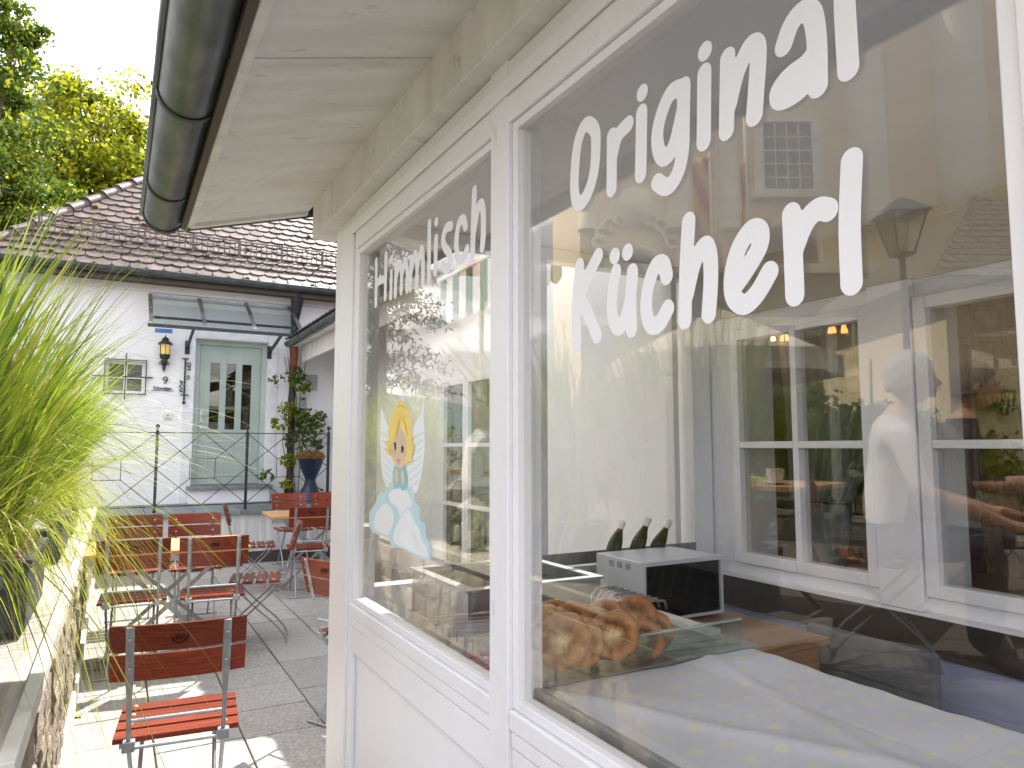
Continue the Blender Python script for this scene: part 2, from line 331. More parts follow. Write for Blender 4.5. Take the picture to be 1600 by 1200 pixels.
# ================================================================== REED GRASS IN POTS
def blades(base, n, h, spread, lean, seed, wmax=.007, r0=.1, droop=1., sx=1., sy=1.):
    R = np.random.default_rng(seed); K = 11; V = []; F = []
    t = np.linspace(0, 1, K)
    for i in range(n):
        a = R.uniform(0, 2*math.pi); hh = h*R.uniform(.5, 1.05); br = r0*math.sqrt(R.uniform(0, 1))
        p0 = np.array([br*math.cos(a)*sx*1.3, br*math.sin(a)*sy*1.6, 0]); sp = spread*R.uniform(.25, 1.3)*hh
        a2 = a+R.normal(0, .5)
        dx = math.cos(a2)*sp + lean[0]*hh*R.uniform(.2, 1.6); dy = math.sin(a2)*sp + lean[1]*hh*R.uniform(.2, 1.5)
        dr = droop*R.uniform(.05, 1.)**1.5*(sp+.15)*1.1
        zz = hh*(t - .0*t) - dr*t**3.2*1.3; k = t**1.9
        c = np.stack([p0[0]+dx*k, p0[1]+dy*k, zz], 1)
        c += np.stack([np.sin(t*5+i)*.004, np.cos(t*4+i)*.004, 0*t], 1)
        ww = wmax*R.uniform(.45, 1)*np.clip(np.minimum(1, (1-t)*2.4), .06, 1)
        tw = R.uniform(0, math.pi); side = np.stack([np.cos(tw+t*1.5), np.sin(tw+t*1.5), 0*t], 1)*ww[:, None]/2
        o = len(V)*1; o = i*K*2
        V.append(c-side); V.append(c+side)
        q = np.arange(K-1); F.append(np.stack([o+q, o+q+1, o+K+q+1, o+K+q], 1))
    V = np.concatenate(V)+np.array(base); return V, np.concatenate(F)
grass_spec = [  # x, y, blades, height, lean, label
    (-.46, 2.30, 480, 1.18, (.0, .10), 'tall bright green reed grass in the nearest dark trough on the wall'),
    (-.42, 3.35, 800, 1.18, (.17, .12), 'tall arching reed grass in the second dark trough along the wall'),
    (-.42, 5.15, 850, 1.0, (.26, .0), 'yellow green reed grass behind the second trough, drooping over the chairs'),
    (-.42, 6.5, 900, .95, (.3, -.05), 'reed grass in the fourth dark trough, level with the back chairs'),
    (-.5, 8.0, 400, .85, (.1, -.05), 'farthest reed grass on the planter wall, near the white house'),
]
for gi, (x, y, n, h, lean, lab) in enumerate(grass_spec):
    g = empty('reed_grass', (x, y, PZ), 0, lab, 'ornamental grass', 'reed grass plants on the planter wall')
    V, F = blades((0, 0, .24), n, h, .25, lean, 20+gi, droop=.7, wmax=(.017, .012, .010, .010, .010)[gi], r0=.14, sx=.6, sy=1.6)
    V2, F2 = blades((0, 0, .24), n//3, h*.55, .75, (lean[0]+.45, 0), 90+gi, wmax=.006, r0=.16, droop=2.9, sx=.6, sy=1.6)
    quads('blades', np.concatenate([V, V2]), np.concatenate([F, F2+len(V)]), [GRASS, DRYG, GRASSD], g, 'stuff', np.concatenate([np.where(np.arange(len(F))//10 % 13 == 0, 1, np.where(np.arange(len(F))//10 % 5 < 2, 2, 0)).astype(np.int32), (np.arange(len(F2))//10 % 3 == 0).astype(np.int32)]))
    V3, F3 = blades((0, 0, .24), 60, h*1.02, .55, (.32, .05), 140+gi, wmax=.0035, r0=.1, droop=1.9, sx=.6, sy=1.6)
    Ra = np.random.default_rng(300+gi); K_ = 14; tt = np.linspace(0, 1, K_); VV = [V3]; FF = [F3]; base_n = len(V3)
    for q_ in range((70, 90, 80, 40, 30)[gi]):
        reach = Ra.uniform(.25, 1.15)*(1 if gi else .7); Hh = Ra.uniform(.55, 1.15)*h*.8; an = Ra.normal(.25, .55); bx, by = Ra.normal(0, .05), Ra.normal(0, .15)
        px_ = bx+math.cos(an)*reach*tt**1.35; py_ = by+math.sin(an)*reach*tt**1.35; dp = Ra.uniform(.25, .75); zz_ = .22+Hh*(tt*(1.55)-tt**2.6*(.55+dp))
        ww_ = .0038*Ra.uniform(.5, 1)*np.clip((1-tt)*3, .08, 1); cc_ = np.stack([px_, py_, zz_], 1); sd_ = np.stack([0*tt, ww_, 0*tt], 1)*.5+np.stack([ww_*.3, 0*tt, ww_*.2], 1)
        VV += [cc_-sd_, cc_+sd_]; q2 = np.arange(K_-1); FF.append(np.stack([base_n+q2, base_n+q2+1, base_n+K_+q2+1, base_n+K_+q2], 1)); base_n += 2*K_
    quads('arching_stalks', np.concatenate(VV), np.concatenate(FF), GRASS, g, 'stuff')
    t_ = MB().box(-.17, .17, -.34, .34, .012, .25); t_.box(-.18, .18, -.35, .35, .225, .262)
    ob('trough', t_, POT, g, bevel=.008); ob('soil', MB().box(-.15, .15, -.32, .32, .2, .268), SOIL, g)
# white-rimmed lantern boxes between the grasses
for i, (px, py, zz, s, lab) in enumerate([(105, 775, PZ, .2, 'black garden lantern with pale roof on the planter wall, half hidden by grass'), (75, 725, PZ, .26, 'taller black lantern behind, peeping through the reed grass')]):
    p = at(px, py, 'x', -.36-.06*i); l_ = empty('garden_lantern', (p.x, 4.15+.35*i, PZ-.01), .2, lab, 'lantern', 'garden lanterns on the planter wall')
    h_ = .26+.1*i
    f_ = MB(); f_.box(-.07, .07, -.07, .07, 0, .02)
    for sx in (-1, 1):
        for sy in (-1, 1): f_.box(sx*.065-.006, sx*.065+.006, sy*.065-.006, sy*.065+.006, .02, h_)
    ob('frame', f_, IRON, l_); ob('roof', MB().lathe([(.12, h_), (.12, h_+.012), (.03, h_+.07), (.0, h_+.08)], n=4, sq=1), mat('weathered_lantern_roof', (.32, .31, .28), rough=.7), l_)
    ob('candle', MB().lathe([(.03, .02), (.03, .12), (0, .122)], n=12), CREAMT, l_, smooth='a')
    ob('pane', MB().box(-.062, .062, -.0635, -.0615, .022, h_-.002).box(-.062, .062, .0615, .0635, .022, h_-.002), GLASS2, l_)

# ================================================================== LANDING, RAILING
LZ = .66
landing = ob('landing', MB().box(-.2, 2.95, 9.52, 11.0, -.05, LZ-.055), WHITE, kind='structure')
ST = mat('stained_white_masonry', (.74, .74, .76), (.50, .50, .50), rough=.85, scale=2.6, stretch=(9, 9, .5), detail=9)
landing.data.materials[0] = ST
for i in range(6):
    x0 = -.2+i*.53
    ob('slate_slab', MB().box(x0+.003, min(x0+.527, 2.94), 9.47, 10.2, LZ-.05, LZ), SLATE, landing, bevel=.004)
    ob('slate_slab', MB().box(x0+.003, min(x0+.527, 2.94), 10.206, 11.0, LZ-.05, LZ-.001), SLATE, landing, bevel=.004)
ob('dark_base', MB().box(-.13, 2.94, 9.49, 9.519, -.05, .14), mat('dark_brown_base', (.07, .055, .05), rough=.8), landing)  # dark brown strip along the foot of the landing front
rl = empty('iron_railing', (0, 9.56, LZ), 0, 'black wrought iron railing with crossed bars in front of the green door', 'railing')
RH = .96; posts = [at(245, 700, 'y', 9.56).x, at(386, 700, 'y', 9.56).x, at(513, 700, 'y', 9.56).x]
posts = [posts[0]-(posts[1]-posts[0])*1.0] + posts
for px in posts:
    m_ = MB().box(px-.016, px+.016, -.016, .016, 0, RH+.02); ob('post', m_, IRON, rl)
    ob('ball_finial', MB().lathe([(.0, RH+.075-.028), (.018, RH+.075-.02), (.028, RH+.075), (.018, RH+.095), (0, RH+.103)], (px, 0, 0), 12).lathe([(.02, RH+.02), (.008, RH+.03), (.008, RH+.05)], (px, 0, 0), 10), IRON, rl, smooth='a')
ob('top_rail', MB().box(posts[0], posts[-1], -.008, .008, RH-.006, RH+.006), IRON, rl)
ob('bottom_rail', MB().box(posts[0], posts[-1], -.008, .008, .07, .082), IRON, rl)
for a, b in zip(posts[:-1], posts[1:]):
    w_ = b-a; zc = .52; z0 = .08; z1 = RH
    x1_, x2_ = a+w_*.36, a+w_*.64; hz1, hz2 = .40, .64
    q_ = MB()
    for (p, q) in [((a, z1), (x1_, .64)), ((a, z0), (x1_, .40)), ((b, z1), (x2_, .64)), ((b, z0), (x2_, .40)),
                   ((x1_, .64), (x2_, .64)), ((x1_, .40), (x2_, .40)), ((x1_, .40), (x1_, .64)), ((x2_, .40), (x2_, .64)),
                   ((a, .52), (a+w_*.5, z1)), ((b, .52), (a+w_*.5, z1)), ((a, .52), (a+w_*.5, z0)), ((b, .52), (a+w_*.5, z0))]:
        ob('lattice_bar', MB().bar((p[0], 0, p[1]), (q[0], .0, q[1]), .009, .007, up=(0, 1, 0)), IRON, rl)

# ================================================================== WHITE HOUSE
HY = 11.0; house = empty('white_house', (0, HY, 0), 0, 'white plastered house with brown tiled hipped roof and sage green door', 'house')
def wall_x(mb, y0, y1, xa, xb, za, zb, holes):      # wall spanning x, thickness y0..y1, with rectangular openings
    xs = sorted({xa, xb} | {h[0] for h in holes} | {h[1] for h in holes}); zs = sorted({za, zb} | {h[2] for h in holes} | {h[3] for h in holes})
    for i in range(len(xs)-1):
        z_run = None
        for j in range(len(zs)-1):
            cx, cz = (xs[i]+xs[i+1])/2, (zs[j]+zs[j+1])/2
            if any(h[0] < cx < h[1] and h[2] < cz < h[3] for h in holes):
                if z_run is not None: mb.box(xs[i], xs[i+1], y0, y1, z_run, zs[j]); z_run = None
            elif z_run is None: z_run = zs[j]
        if z_run is not None: mb.box(xs[i], xs[i+1], y0, y1, z_run, zs[-1])
    return mb
DX0, DX1, DZ0, DZ1 = .93, 1.93, .90, 3.0
WX0, WX1, WZ0, WZ1 = -.17, .30, 2.18, 2.62
ob('wall', wall_x(MB(), 0, .35, -1.35, 6, -.1, 3.70, [(DX0, DX1, DZ0, DZ1), (WX0, WX1, WZ0, WZ1)]), PLASTER, house)
ob('side_wall', MB().box(-1.35, -1.0, .36, 7, -.1, 3.7), PLASTER, house)
ob('cornice', MB().box(-1.37, 6, -.05, .0, 3.60, 3.72), PLASTER, house)
ob('eave_soffit', MB().box(-1.65, 6, -.32, -.051, 3.70, 3.73), BROWN, house)
ob('door_surround', MB().box(DX0-.14, DX0-.005, -.012, -.001, LZ, DZ1+.13).box(DX1+.005, DX1+.14, -.012, -.001, LZ, DZ1+.13).box(DX0-.004, DX1+.004, -.012, -.001, DZ1+.01, DZ1+.13), mat('surround_paint', (.82, .83, .88), rough=.8), house)
ob('threshold', MB().box(DX0-.06, DX1+.08, -.2, .12, DZ0-.05, DZ0), SLATE, house, bevel=.004)
ob('threshold_step', MB().box(DX0-.03, DX1+.05, -.14, .1, LZ, DZ0-.051), PLASTER, house)
fm = MB().box(DX0, DX0+.075, .12, .2, DZ0, DZ1).box(DX1-.075, DX1, .12, .2, DZ0, DZ1).box(DX0+.075, DX1-.075, .12, .2, DZ1-.07, DZ1)
ob('door_frame', fm, DOORF, house, bevel=.004)
dr = empty('front_door', (0, 0, 0)); dr.parent = house; dr.rotation_euler = (0, 0, 0)
dr.name = 'front_door'
a0, a1 = DX0+.078, DX1-.078; dw = a1-a0
lt = [(a0+dw*(.17+.26*i), a0+dw*(.17+.26*i)+dw*.155, DZ0+.80, DZ1-.33) for i in range(3)]
ob('door_leaf', wall_x(MB(), .15, .19, a0, a1, DZ0+.01, DZ1-.072, lt), DOORG, dr, bevel=.003)
for h in lt: ob('pane', MB().box(h[0], h[1], .166, .174, h[2], h[3]), DGLASS, dr)
ob('lower_panel', wall_x(MB(), .143, .151, a0+.1, a1-.1, DZ0+.12, DZ0+.64, [(a0+.125, a1-.125, DZ0+.145, DZ0+.615)]), DOORF, dr, bevel=.003)
ob('handle_plate', MB().box(a0+.02, a0+.06, .135, .149, DZ0+.80, DZ0+1.07), CREAMT, dr, bevel=.006)
ob('handle', MB().tube([(a0+.04, .14, DZ0+1.0), (a0+.04, .09, DZ0+1.0), (a0+.13, .09, DZ0+1.0)], .008), STEEL, dr, smooth='a')
ob('lock', MB().lathe([(.012, 0), (.012, .02)], (a0+.04, .13, DZ0+.88), 10, M=Matrix.Rotation(math.pi/2, 4, 'X')), BLACK, dr)
# dark hall behind the door and window
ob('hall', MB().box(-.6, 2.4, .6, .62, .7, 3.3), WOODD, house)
# barred window
wn = empty('window', (0, 0, 0)); wn.parent = house
xm, zm = (WX0+WX1)/2, (WZ0+WZ1)/2
ob('frame', wall_x(MB(), .10, .15, WX0, WX1, WZ0, WZ1, [(WX0+.035, xm-.02, WZ0+.035, zm-.0125), (xm+.02, WX1-.035, WZ0+.035, zm-.0125), (WX0+.035, xm-.02, zm+.0125, WZ1-.035), (xm+.02, WX1-.035, zm+.0125, WZ1-.035)]), WHITE, wn)
ob('pane', MB().box(WX0+.03, WX1-.03, .122, .128, WZ0+.03, WZ1-.03), DGLASS, wn)
br_ = MB(); 
ob('iron_bar', MB().box(xm-.008, xm+.008, -.06, -.044, WZ0-.09, WZ1+.10), IRON, wn); ob('iron_bar', MB().box(WX0-.16, WX1+.1, -.044, -.03, zm-.008, zm+.008), IRON, wn)
ob('grille_frame', wall_x(MB(), -.04, -.028, WX0-.02, WX1+.02, WZ0-.02, WZ1+.02, [(WX0-.006, WX1+.006, WZ0-.006, WZ1+.006)]), IRON, wn)
# ---- roof with beaver-tail tiles
RY0, RZ0, RXL = -.42, 3.80, -1.66     # eave line in house space
RYR = 3.6
roof = MB().add([(RXL, RY0, RZ0-.03), (7, RY0, RZ0-.03), (7, RY0+RYR, RZ0+RYR-.03), (RXL+RYR, RY0+RYR, RZ0+RYR-.03), (RXL, RY0+RYR*2, RZ0-.03)], [(0, 1, 2, 3), (0, 3, 4)])
rf = ob('roof', roof, mat('roof_underlay', (.06, .045, .045), rough=.9), house)
tw_, tg_ = .205, .165; pitch = math.radians(45)
def tile_poly(n=7):
    pts = [(-.5*tw_+.003, .24), (-.5*tw_+.003, .045)]
    for k in range(1, n): a = math.pi+math.pi*k/n; pts.append(((.5*tw_-.003)*math.cos(a), .045+.06*math.sin(a)))
    pts += [(.5*tw_-.003, .045), (.5*tw_-.003, .24)]
    return pts
Mt = Matrix.Rotation(math.radians(-6.5), 4, 'X')
tmesh = MB().prism(tile_poly(), 0, .02, Mt).mesh('roof_tile', TILE)
cands = []
for r_ in range(28):
    sdist = r_*tg_ - .02; yb = RY0 + sdist*math.cos(pitch); zb = RZ0 + sdist*math.sin(pitch)
    xs0 = RXL + (yb-RY0) + .02; k = 0; x = -1.9 + (tw_/2 if r_ % 2 else 0)
    while x < 3.6:
        if x > xs0+.05: cands.append((x, yb, zb))
        x += tw_
cands.sort(key=lambda c: -((c[0] < 2.9)*10 - c[2]))
rest = MB(); Rm = Euler((pitch, 0, 0)).to_matrix().to_4x4()
for i, (x, y, z_) in enumerate(cands):
    loc = (x+random.uniform(-.004, .004), y-.008, z_+.03); rot = (pitch+random.uniform(-.02, .02), random.uniform(-.012, .012), random.uniform(-.02, .02))
    if i < 298: link('roof_tile', tmesh, rf, loc, rot)
    else: rest.prism(tile_poly(5), 0, .016, Matrix.Translation(loc) @ Euler(rot).to_matrix().to_4x4() @ Mt)
ob('roof_tiles', rest, TILE, rf, kind='stuff')
# hip ridge tiles
hd = Vector((1, 1, 1)).normalized()
for k in range(14):
    p0 = Vector((RXL, RY0, RZ0+.03)) + hd*(k*.33-.02); p1 = p0+hd*.36
    ob('ridge_tile', MB().tube([p0-Vector((0, 0, .0)), p0+hd*.04, p1+Vector((0, 0, -.025))], [.088, .082, .068], 12), TILE, rf, smooth='a')
for k in range(15):
    c = random.choice(cands[:200]); 
    ob('moss_tuft', MB().lathe([(.0, 0), (.035, .01), (.02, .03), (0, .035)], (c[0]+random.uniform(-.1, .1), c[1]-.01, c[2]+.05), 7), MOSSY, rf, smooth=True)
# snow guard lattice
sg = empty('snow_guard', (0, 0, 0)); sg.parent = rf
sgz0 = .42; gy = RY0+sgz0; gz = RZ0+sgz0+.07; gx0 = RXL+sgz0+.1; gx1 = 3.6; gh = .2
for zz in (gz, gz+gh): ob('rail', MB().box(gx0, gx1, gy-.012, gy+.002, zz-.008, zz+.008), mat('brown_metal', (.12, .085, .08), rough=.6), sg)
ob('rail', MB().box(gx0, gx1, gy-.011, gy+.001, gz+gh*.52-.005, gz+gh*.52+.005), MATS['brown_metal'], sg)
k = 0; x = gx0
bars = MB().box(-.006, .006, -.008, -.002, 0, gh).mesh('bar', MATS['brown_metal'])
while x < gx1: link('bar', bars, sg, (x, gy, gz)); x += .075
x = gx0+.12
while x < gx1: ob('bracket', MB().box(x-.014, x+.014, gy-.016, gy-.010, gz-.14, gz+gh+.02), MATS['brown_metal'], sg); x += .62
# house gutter + downpipe
def halfpipe(mb, r, y0, y1, c, n=12, th=.003, axis='y'):
    for rr, fl in ((r, 0), (r-th, 1)):
        vs = []
        for t in (y0, y1):
            for k in range(n+1):
                a = math.pi+math.pi*k/n; px, pz = c[0]+rr*math.cos(a), c[1]+rr*math.sin(a)
                vs.append((px, t, pz) if axis == 'y' else (t, px, pz))
        mb.add(vs, [(k, k+1, n+2+k, n+1+k) for k in range(n)])
    return mb
ob('gutter', halfpipe(MB(), .07, -1.7, 4.2, (RY0-.03, RZ0+.0), axis='x'), DZINC, house, smooth=True)
ob('gutter_bead', MB().tube([(-1.7, RY0-.10, RZ0+.005), (4.2, RY0-.10, RZ0+.005)], .009), ZINC, house, smooth=True)
ob('fascia', MB().box(-1.65, 4.2, RY0+.045, RY0+.075, RZ0-.13, RZ0-.02), BROWN, house)
for x in np.arange(-1.2, 4, .75): ob('gutter_bracket', halfpipe(MB(), .074, x, x+.02, (RY0-.03, RZ0), axis='x'), DZINC, house, smooth=True)
DPX = 2.27
ob('downpipe', MB().tube([(DPX, -.30, 3.76), (DPX, -.28, 3.6), (DPX, -.14, 3.3), (DPX, -.11, 3.1), (DPX, -.11, LZ)], [.10, .09, .055, .05, .05], 14), IRON, house, smooth='a')
ob('pipe_shoe', MB().lathe([(.055, 0), (.07, .03), (.07, .13), (.055, .17)], (DPX, -.11, LZ+.02), 14), IRON, house, smooth='a')
for zz in (1.6, 2.9): ob('pipe_clip', MB().lathe([(.056, 0), (.056, .03)], (DPX, -.11, zz), 14), IRON, house, smooth='a')
# ---- glass canopy
cn = empty('glass_canopy', (0, HY, 0), 0, 'glass door canopy on four steel arms above the green door', 'canopy')
CX0, CX1 = .32, 2.22; top = (-.03, 3.55); bot = (-.92, 3.03)
for i in range(4):
    x = CX0 + (CX1-CX0)*i/3
    ob('steel_arm', MB().bar((x, top[0], top[1]+.02), (x, bot[0], bot[1]+.02), .05, .012, up=(0, 0, 1)), mat('brushed_steel', (.55, .55, .56), (.2, .2, .2), rough=.35, metal=.9, scale=3), cn)
    for t_ in (.2, .55, .9): ob('bolt', MB().lathe([(.012, 0), (.01, .008), (0, .01)], (x, top[0]+(bot[0]-top[0])*t_, top[1]+(bot[1]-top[1])*t_+.028), 8), STEEL, cn)
    if i < 3:
        x2 = CX0+(CX1-CX0)*(i+1)/3
        dvec = Vector((0, bot[0]-top[0], bot[1]-top[1])); nrm = Vector((0, -dvec.z, dvec.y)).normalized()
        if nrm.z < 0: nrm = -nrm
        vs = [Vector((xx, yy_, zz_))+nrm*o_ for o_ in (-.004, .004) for xx, yy_, zz_ in ((x+.005, *top), (x2-.005, *top), (x2-.005, *bot), (x+.005, *bot))]
        ob('glass_pane', MB().add(vs, [(0, 1, 2, 3), (7, 6, 5, 4), (0, 4, 5, 1), (1, 5, 6, 2), (2, 6, 7, 3), (3, 7, 4, 0)]), glassmat('canopy_glass', .10, .6, (.90, .94, .95)), cn)
ob('front_rail', MB().box(CX0-.04, CX1+.10, bot[0]-.02, bot[0]+.02, bot[1]-.05, bot[1]-.008), IRON, cn)
ob('wall_rail', MB().box(CX0-.02, CX1+.02, -.03, -.001, top[1]-.03, top[1]+.03), STEEL, cn)
ob('cross_rail', MB().box(CX0, CX1, -.70, -.66, top[1]-.42, top[1]-.39), IRON, cn)
for x in (CX0+.5, CX1-.28):
    ob('bracket', MB().bar((x, -.02, 2.85), (x, bot[0], bot[1]-.03), .03, .04).box(x-.03, x+.03, -.03, -.001, 2.76, 2.95), IRON, cn)
# ---- wall lantern
wl = empty('wall_lantern', (.55, HY-.16, 2.30), 0, 'black iron wall lantern with amber glass left of the door', 'lantern')
AMB = emit('amber_glass', (.75, .52, .16), .12)
ob('amber_glass', MB().lathe([(.085, .10), (.095, .34)], n=6, sq=1), AMB, wl)
ob('bulb', MB().lathe([(0, .15), (.02, .17), (.022, .26), (0, .29)], n=10), CREAMT, wl)
cg = MB(); 
for k in range(6):
    a = 2*math.pi*(k+.5)/6; cg.bar((.088*math.cos(a), .088*math.sin(a), .09), (.098*math.cos(a), .098*math.sin(a), .345), .010, .010)
ob('cage', cg, IRON, wl)
ob('gallery', MB().lathe([(.10, .07), (.112, .14), (.108, .14), (.096, .08)], n=6, sq=1).lathe([(.0, .03), (.06, .04), (.10, .075), (0, .08)], n=6, sq=1), IRON, wl)
ob('roof', MB().lathe([(.15, .34), (.15, .355), (.07, .42), (.06, .45), (.075, .455), (.02, .49), (.008, .53), (0, .535)], n=6, sq=1), IRON, wl)
ob('bracket', MB().tube([(-.08, .1, .0), (-.10, .09, -.03), (-.07, .09, -.06), (0, .08, -.04), (.07, .09, -.06), (.10, .09, -.03), (.08, .1, 0)], .008, 6).lathe([(.03, -.16), (.035, -.06), (.075, -.02), (.06, .04)], (0, .1, 0), 8).tube([(0, .1, -.14), (0, .1, -.2)], .012, 6), IRON, wl)
# ---- house number, name, ornaments
def grid_glyphs(strokes, r, cell):
    """marching squares on a stroke distance field -> verts, faces (u,v)"""
    allp = np.array([p for s_ in strokes for p in s_]); u0, v0 = allp.min(0)-r*1.6; u1, v1 = allp.max(0)+r*1.6
    nu, nv = int((u1-u0)/cell)+2, int((v1-v0)/cell)+2
    U, Vv = np.meshgrid(u0+np.arange(nu)*cell, v0+np.arange(nv)*cell, indexing='ij'); D = np.full(U.shape, 1e9)
    for s_ in strokes:
        if len(s_) == 1: s_ = [s_[0], (s_[0][0]+1e-5, s_[0][1])]
        for (ax, ay), (bx, by) in zip(s_[:-1], s_[1:]):
            dx, dy = bx-ax, by-ay; l2 = dx*dx+dy*dy+1e-12; t = np.clip(((U-ax)*dx+(Vv-ay)*dy)/l2, 0, 1)
            D = np.minimum(D, np.hypot(U-ax-t*dx, Vv-ay-t*dy))
    D -= r; verts = []; idx = {}; faces = []
    def vk(key, co):
        if key not in idx: idx[key] = len(verts); verts.append(co)
        return idx[key]
    for i in range(nu-1):
        for j in range(nv-1):
            c = [(i, j), (i+1, j), (i+1, j+1), (i, j+1)]; d = [D[p] for p in c]
            if min(d) > 0: continue
            poly = []
            for k in range(4):
                p, q = c[k], c[(k+1) % 4]; dp, dq = d[k], d[(k+1) % 4]
                if dp <= 0: poly.append(vk(('c',)+p, (U[p], Vv[p])))
                if (dp <= 0) != (dq <= 0):
                    t = dp/(dp-dq); key = ('e',)+tuple(sorted((p, q))); poly.append(vk(key, (U[p]+(U[q]-U[p])*t, Vv[p]+(Vv[q]-Vv[p])*t)))
            if len(poly) > 2: faces.append(poly)
    return verts, faces
def smooth_line(pts, n=6):
    if len(pts) < 3: return pts
    P = [pts[0]]+list(pts)+[pts[-1]]
    if pts[0] == pts[-1]: P = [pts[-2]]+list(pts)+[pts[1]]
    o = []
    for i in range(1, len(P)-2):
        p0, p1, p2, p3 = (np.array(P[i+k], float) for k in (-1, 0, 1, 2))
        for k in range(n):
            t = k/n; o.append(tuple(.5*((2*p1)+(-p0+p2)*t+(2*p0-5*p1+4*p2-p3)*t*t+(-p0+3*p1-3*p2+p3)*t**3)))
    return o+[tuple(map(float, pts[-1]))]
hn = empty('house_number', (.62, HY-.012, 1.9), 0, 'black iron house number 9 with the name Schweiger on the white wall', 'house sign')
def text_obj(name, body, size, m, par, loc, ext=.004, rot=(math.pi/2, 0, 0), shear=0, sp=1.0):
    c = bpy.data.curves.new(name, 'FONT'); c.body = body; c.size = size; c.extrude = ext; c.align_x = 'CENTER'; c.shear = shear; c.space_character = sp
    t_ = bpy.data.objects.new('tmp', c); COL.objects.link(t_); dg = bpy.context.evaluated_depsgraph_get(); me = bpy.data.meshes.new_from_object(t_.evaluated_get(dg))
    bpy.data.objects.remove(t_); me.materials.clear(); me.materials.append(m); return link(name, me, par, loc, rot)
text_obj('numeral', '9', .155, IRON, hn, (.03, 0, .055), ext=.006)
text_obj('name_lettering', 'Schweiger', .068, IRON, hn, (.0, 0, -.025), sp=.85)
ob('underline', MB().box(-.14, .14, -.003, .003, -.043, -.037), IRON, hn)
orn = empty('iron_ornament', (.80, HY-.03, 2.2), 0, 'tall wrought iron thermometer ornament beside the door', 'wall ornament')
ob('rod', MB().box(-.012, .012, -.01, .0, -.1, .5).box(-.045, .045, -.012, .0, .485, .50).box(-.05, .06, -.012, 0, -.03, -.015), IRON, orn)
ob('scrolls', MB().tube([(.02, 0, .42), (.06, 0, .44), (.07, 0, .40), (.05, 0, .38), (.03, 0, .40), (.06, 0, .36), (.07, 0, .33), (.03, 0, .34)], .008, 6).tube([(.02, 0, .24), (.05, 0, .26), (.06, 0, .22), (.03, 0, .20)], .008, 6).tube([(-.02, 0, .16), (-.06, 0, .18), (-.03, 0, .12), (-.065, 0, .1), (-.03, 0, .06), (-.065, 0, .04), (-.02, 0, .02)], .010, 6).lathe([(0, -.16), (.02, -.14), (.02, -.12), (0, -.1)], n=8), IRON, orn)
db = empty('doorbell', (.62, HY-.012, 1.87-.0), 0, 'small square white doorbell plate between window and door', 'doorbell')
db.location = at(262, 650, 'y', HY-.012)
ob('plate', MB().box(-.05, .05, -.008, .01, -.05, .05), CREAMT, db, bevel=.004); ob('button', MB().lathe([(.01, 0), (.008, .008), (0, .009)], (0, -.008, .01), 10, M=Matrix.Rotation(math.pi/2, 4, 'X')), BLACK, db)
ob('label_strip', MB().box(-.03, .03, -.0095, -.0085, -.035, -.02), STEEL, db)
bp_ = ob('blue_plaque', MB().box(.40, .62, HY-.012, HY-.002, 3.045, 3.10), mat('enamel_blue', (.05, .20, .62), rough=.3), bevel=.004)
tag(bp_, 'narrow blue enamel plate on the white wall under the glass canopy', 'plaque')
hn.location = at(254, 606, 'y', HY-.012); wl.location = at(257, 565, 'y', HY-.12)
wl.scale = (.70, .70, .70)
# copper pipe
cp = ob('copper_spout', MB().tube([(2.24, HY-.28, 2.93), (2.25, HY-.27, 2.80), (2.27, HY-.19, 2.66), (2.27, HY-.17, 2.55)], [.065, .06, .05, .045], 12), mat('copper', (.40, .15, .08), (.2, .08, .05), rough=.45, metal=.7, scale=12), smooth='a')
tag(cp, 'reddish copper gutter spout joining the black downpipe', 'gutter spout')

# ================================================================== CAFE WING (long wall on the right)
cafe = empty('cafe_building', (2.95, 0, 0), 0, 'long white cafe wing with french windows behind the kiosk', 'building')
def wall_y(mb, x0, x1, ya, yb, za, zb, holes):
    t = wall_x(MB(), -x1, -x0, ya, yb, za, zb, holes)   # swap axes
    mb.v += [(-y, x, z_) for x, y, z_ in t.v]; mb.f += t.f; mb.m += t.m; return mb
winA = (1.97, 2.80, .84, 2.08); winB = (.70, 1.77, .84, 2.08)
fwin = [(4.85, 5.45, .25, 2.12), (5.62, 6.75, .25, 2.12)]
ob('wall', wall_y(MB(), 0, .3, -3, HY, -.1, 3.1, [winA, winB]+fwin), PLASTER, cafe)
ob('lavender_lower_wall', MB().box(-.012, -.001, -1.5, 2.94, 0, .6), LAV, cafe)
ob('dark_wall_band', MB().box(-.03, -.001, -1.5, 2.94, .602, .76), DARKBAND, cafe)  # dark band across the wall under the windows
ob('reflected_line_strip', MB().box(-.05, -.001, -1.5, 2.94, .762, .775), WHITE, cafe)  # white strip put in for a line mirrored in the glass
ob('window_lintel', MB().box(-.02, -.001, -1.5, 2.94, 2.16, 2.6), mat('grey_beige_board', (.50, .46, .38), (.44, .40, .32), rough=.6, scale=3), cafe)
def casement(par, y0, y1, z0, z1, cols, rows_, x=-.02, fw=.055, mw=.035, d=.06, gl=GLASS2):
    e = empty('window'); e.parent = par
    hs = []; cw = (y1-y0-2*fw-(cols-1)*mw)/cols
    edges = [z0+fw]+[z0+fw+(z1-z0-2*fw)*r for r in rows_]+[z1-fw]
    for i in range(cols):
        a = y0+fw+i*(cw+mw)
        for j in range(len(edges)-1):
            hs.append((a, a+cw, edges[j]+(mw/2 if j else 0), edges[j+1]-(mw/2 if j < len(edges)-2 else 0)))
    ob('frame', wall_y(MB(), x-.015, x+d, y0, y1, z0, z1, hs), WHITE, e, bevel=.004)
    for h in hs: ob('pane', MB().box(x+.025, x+.030, h[0], h[1], h[2], h[3]), gl, e)
    return e
casement(cafe, *winA, 2, [.5]); casement(cafe, *winB, 2, [.5])
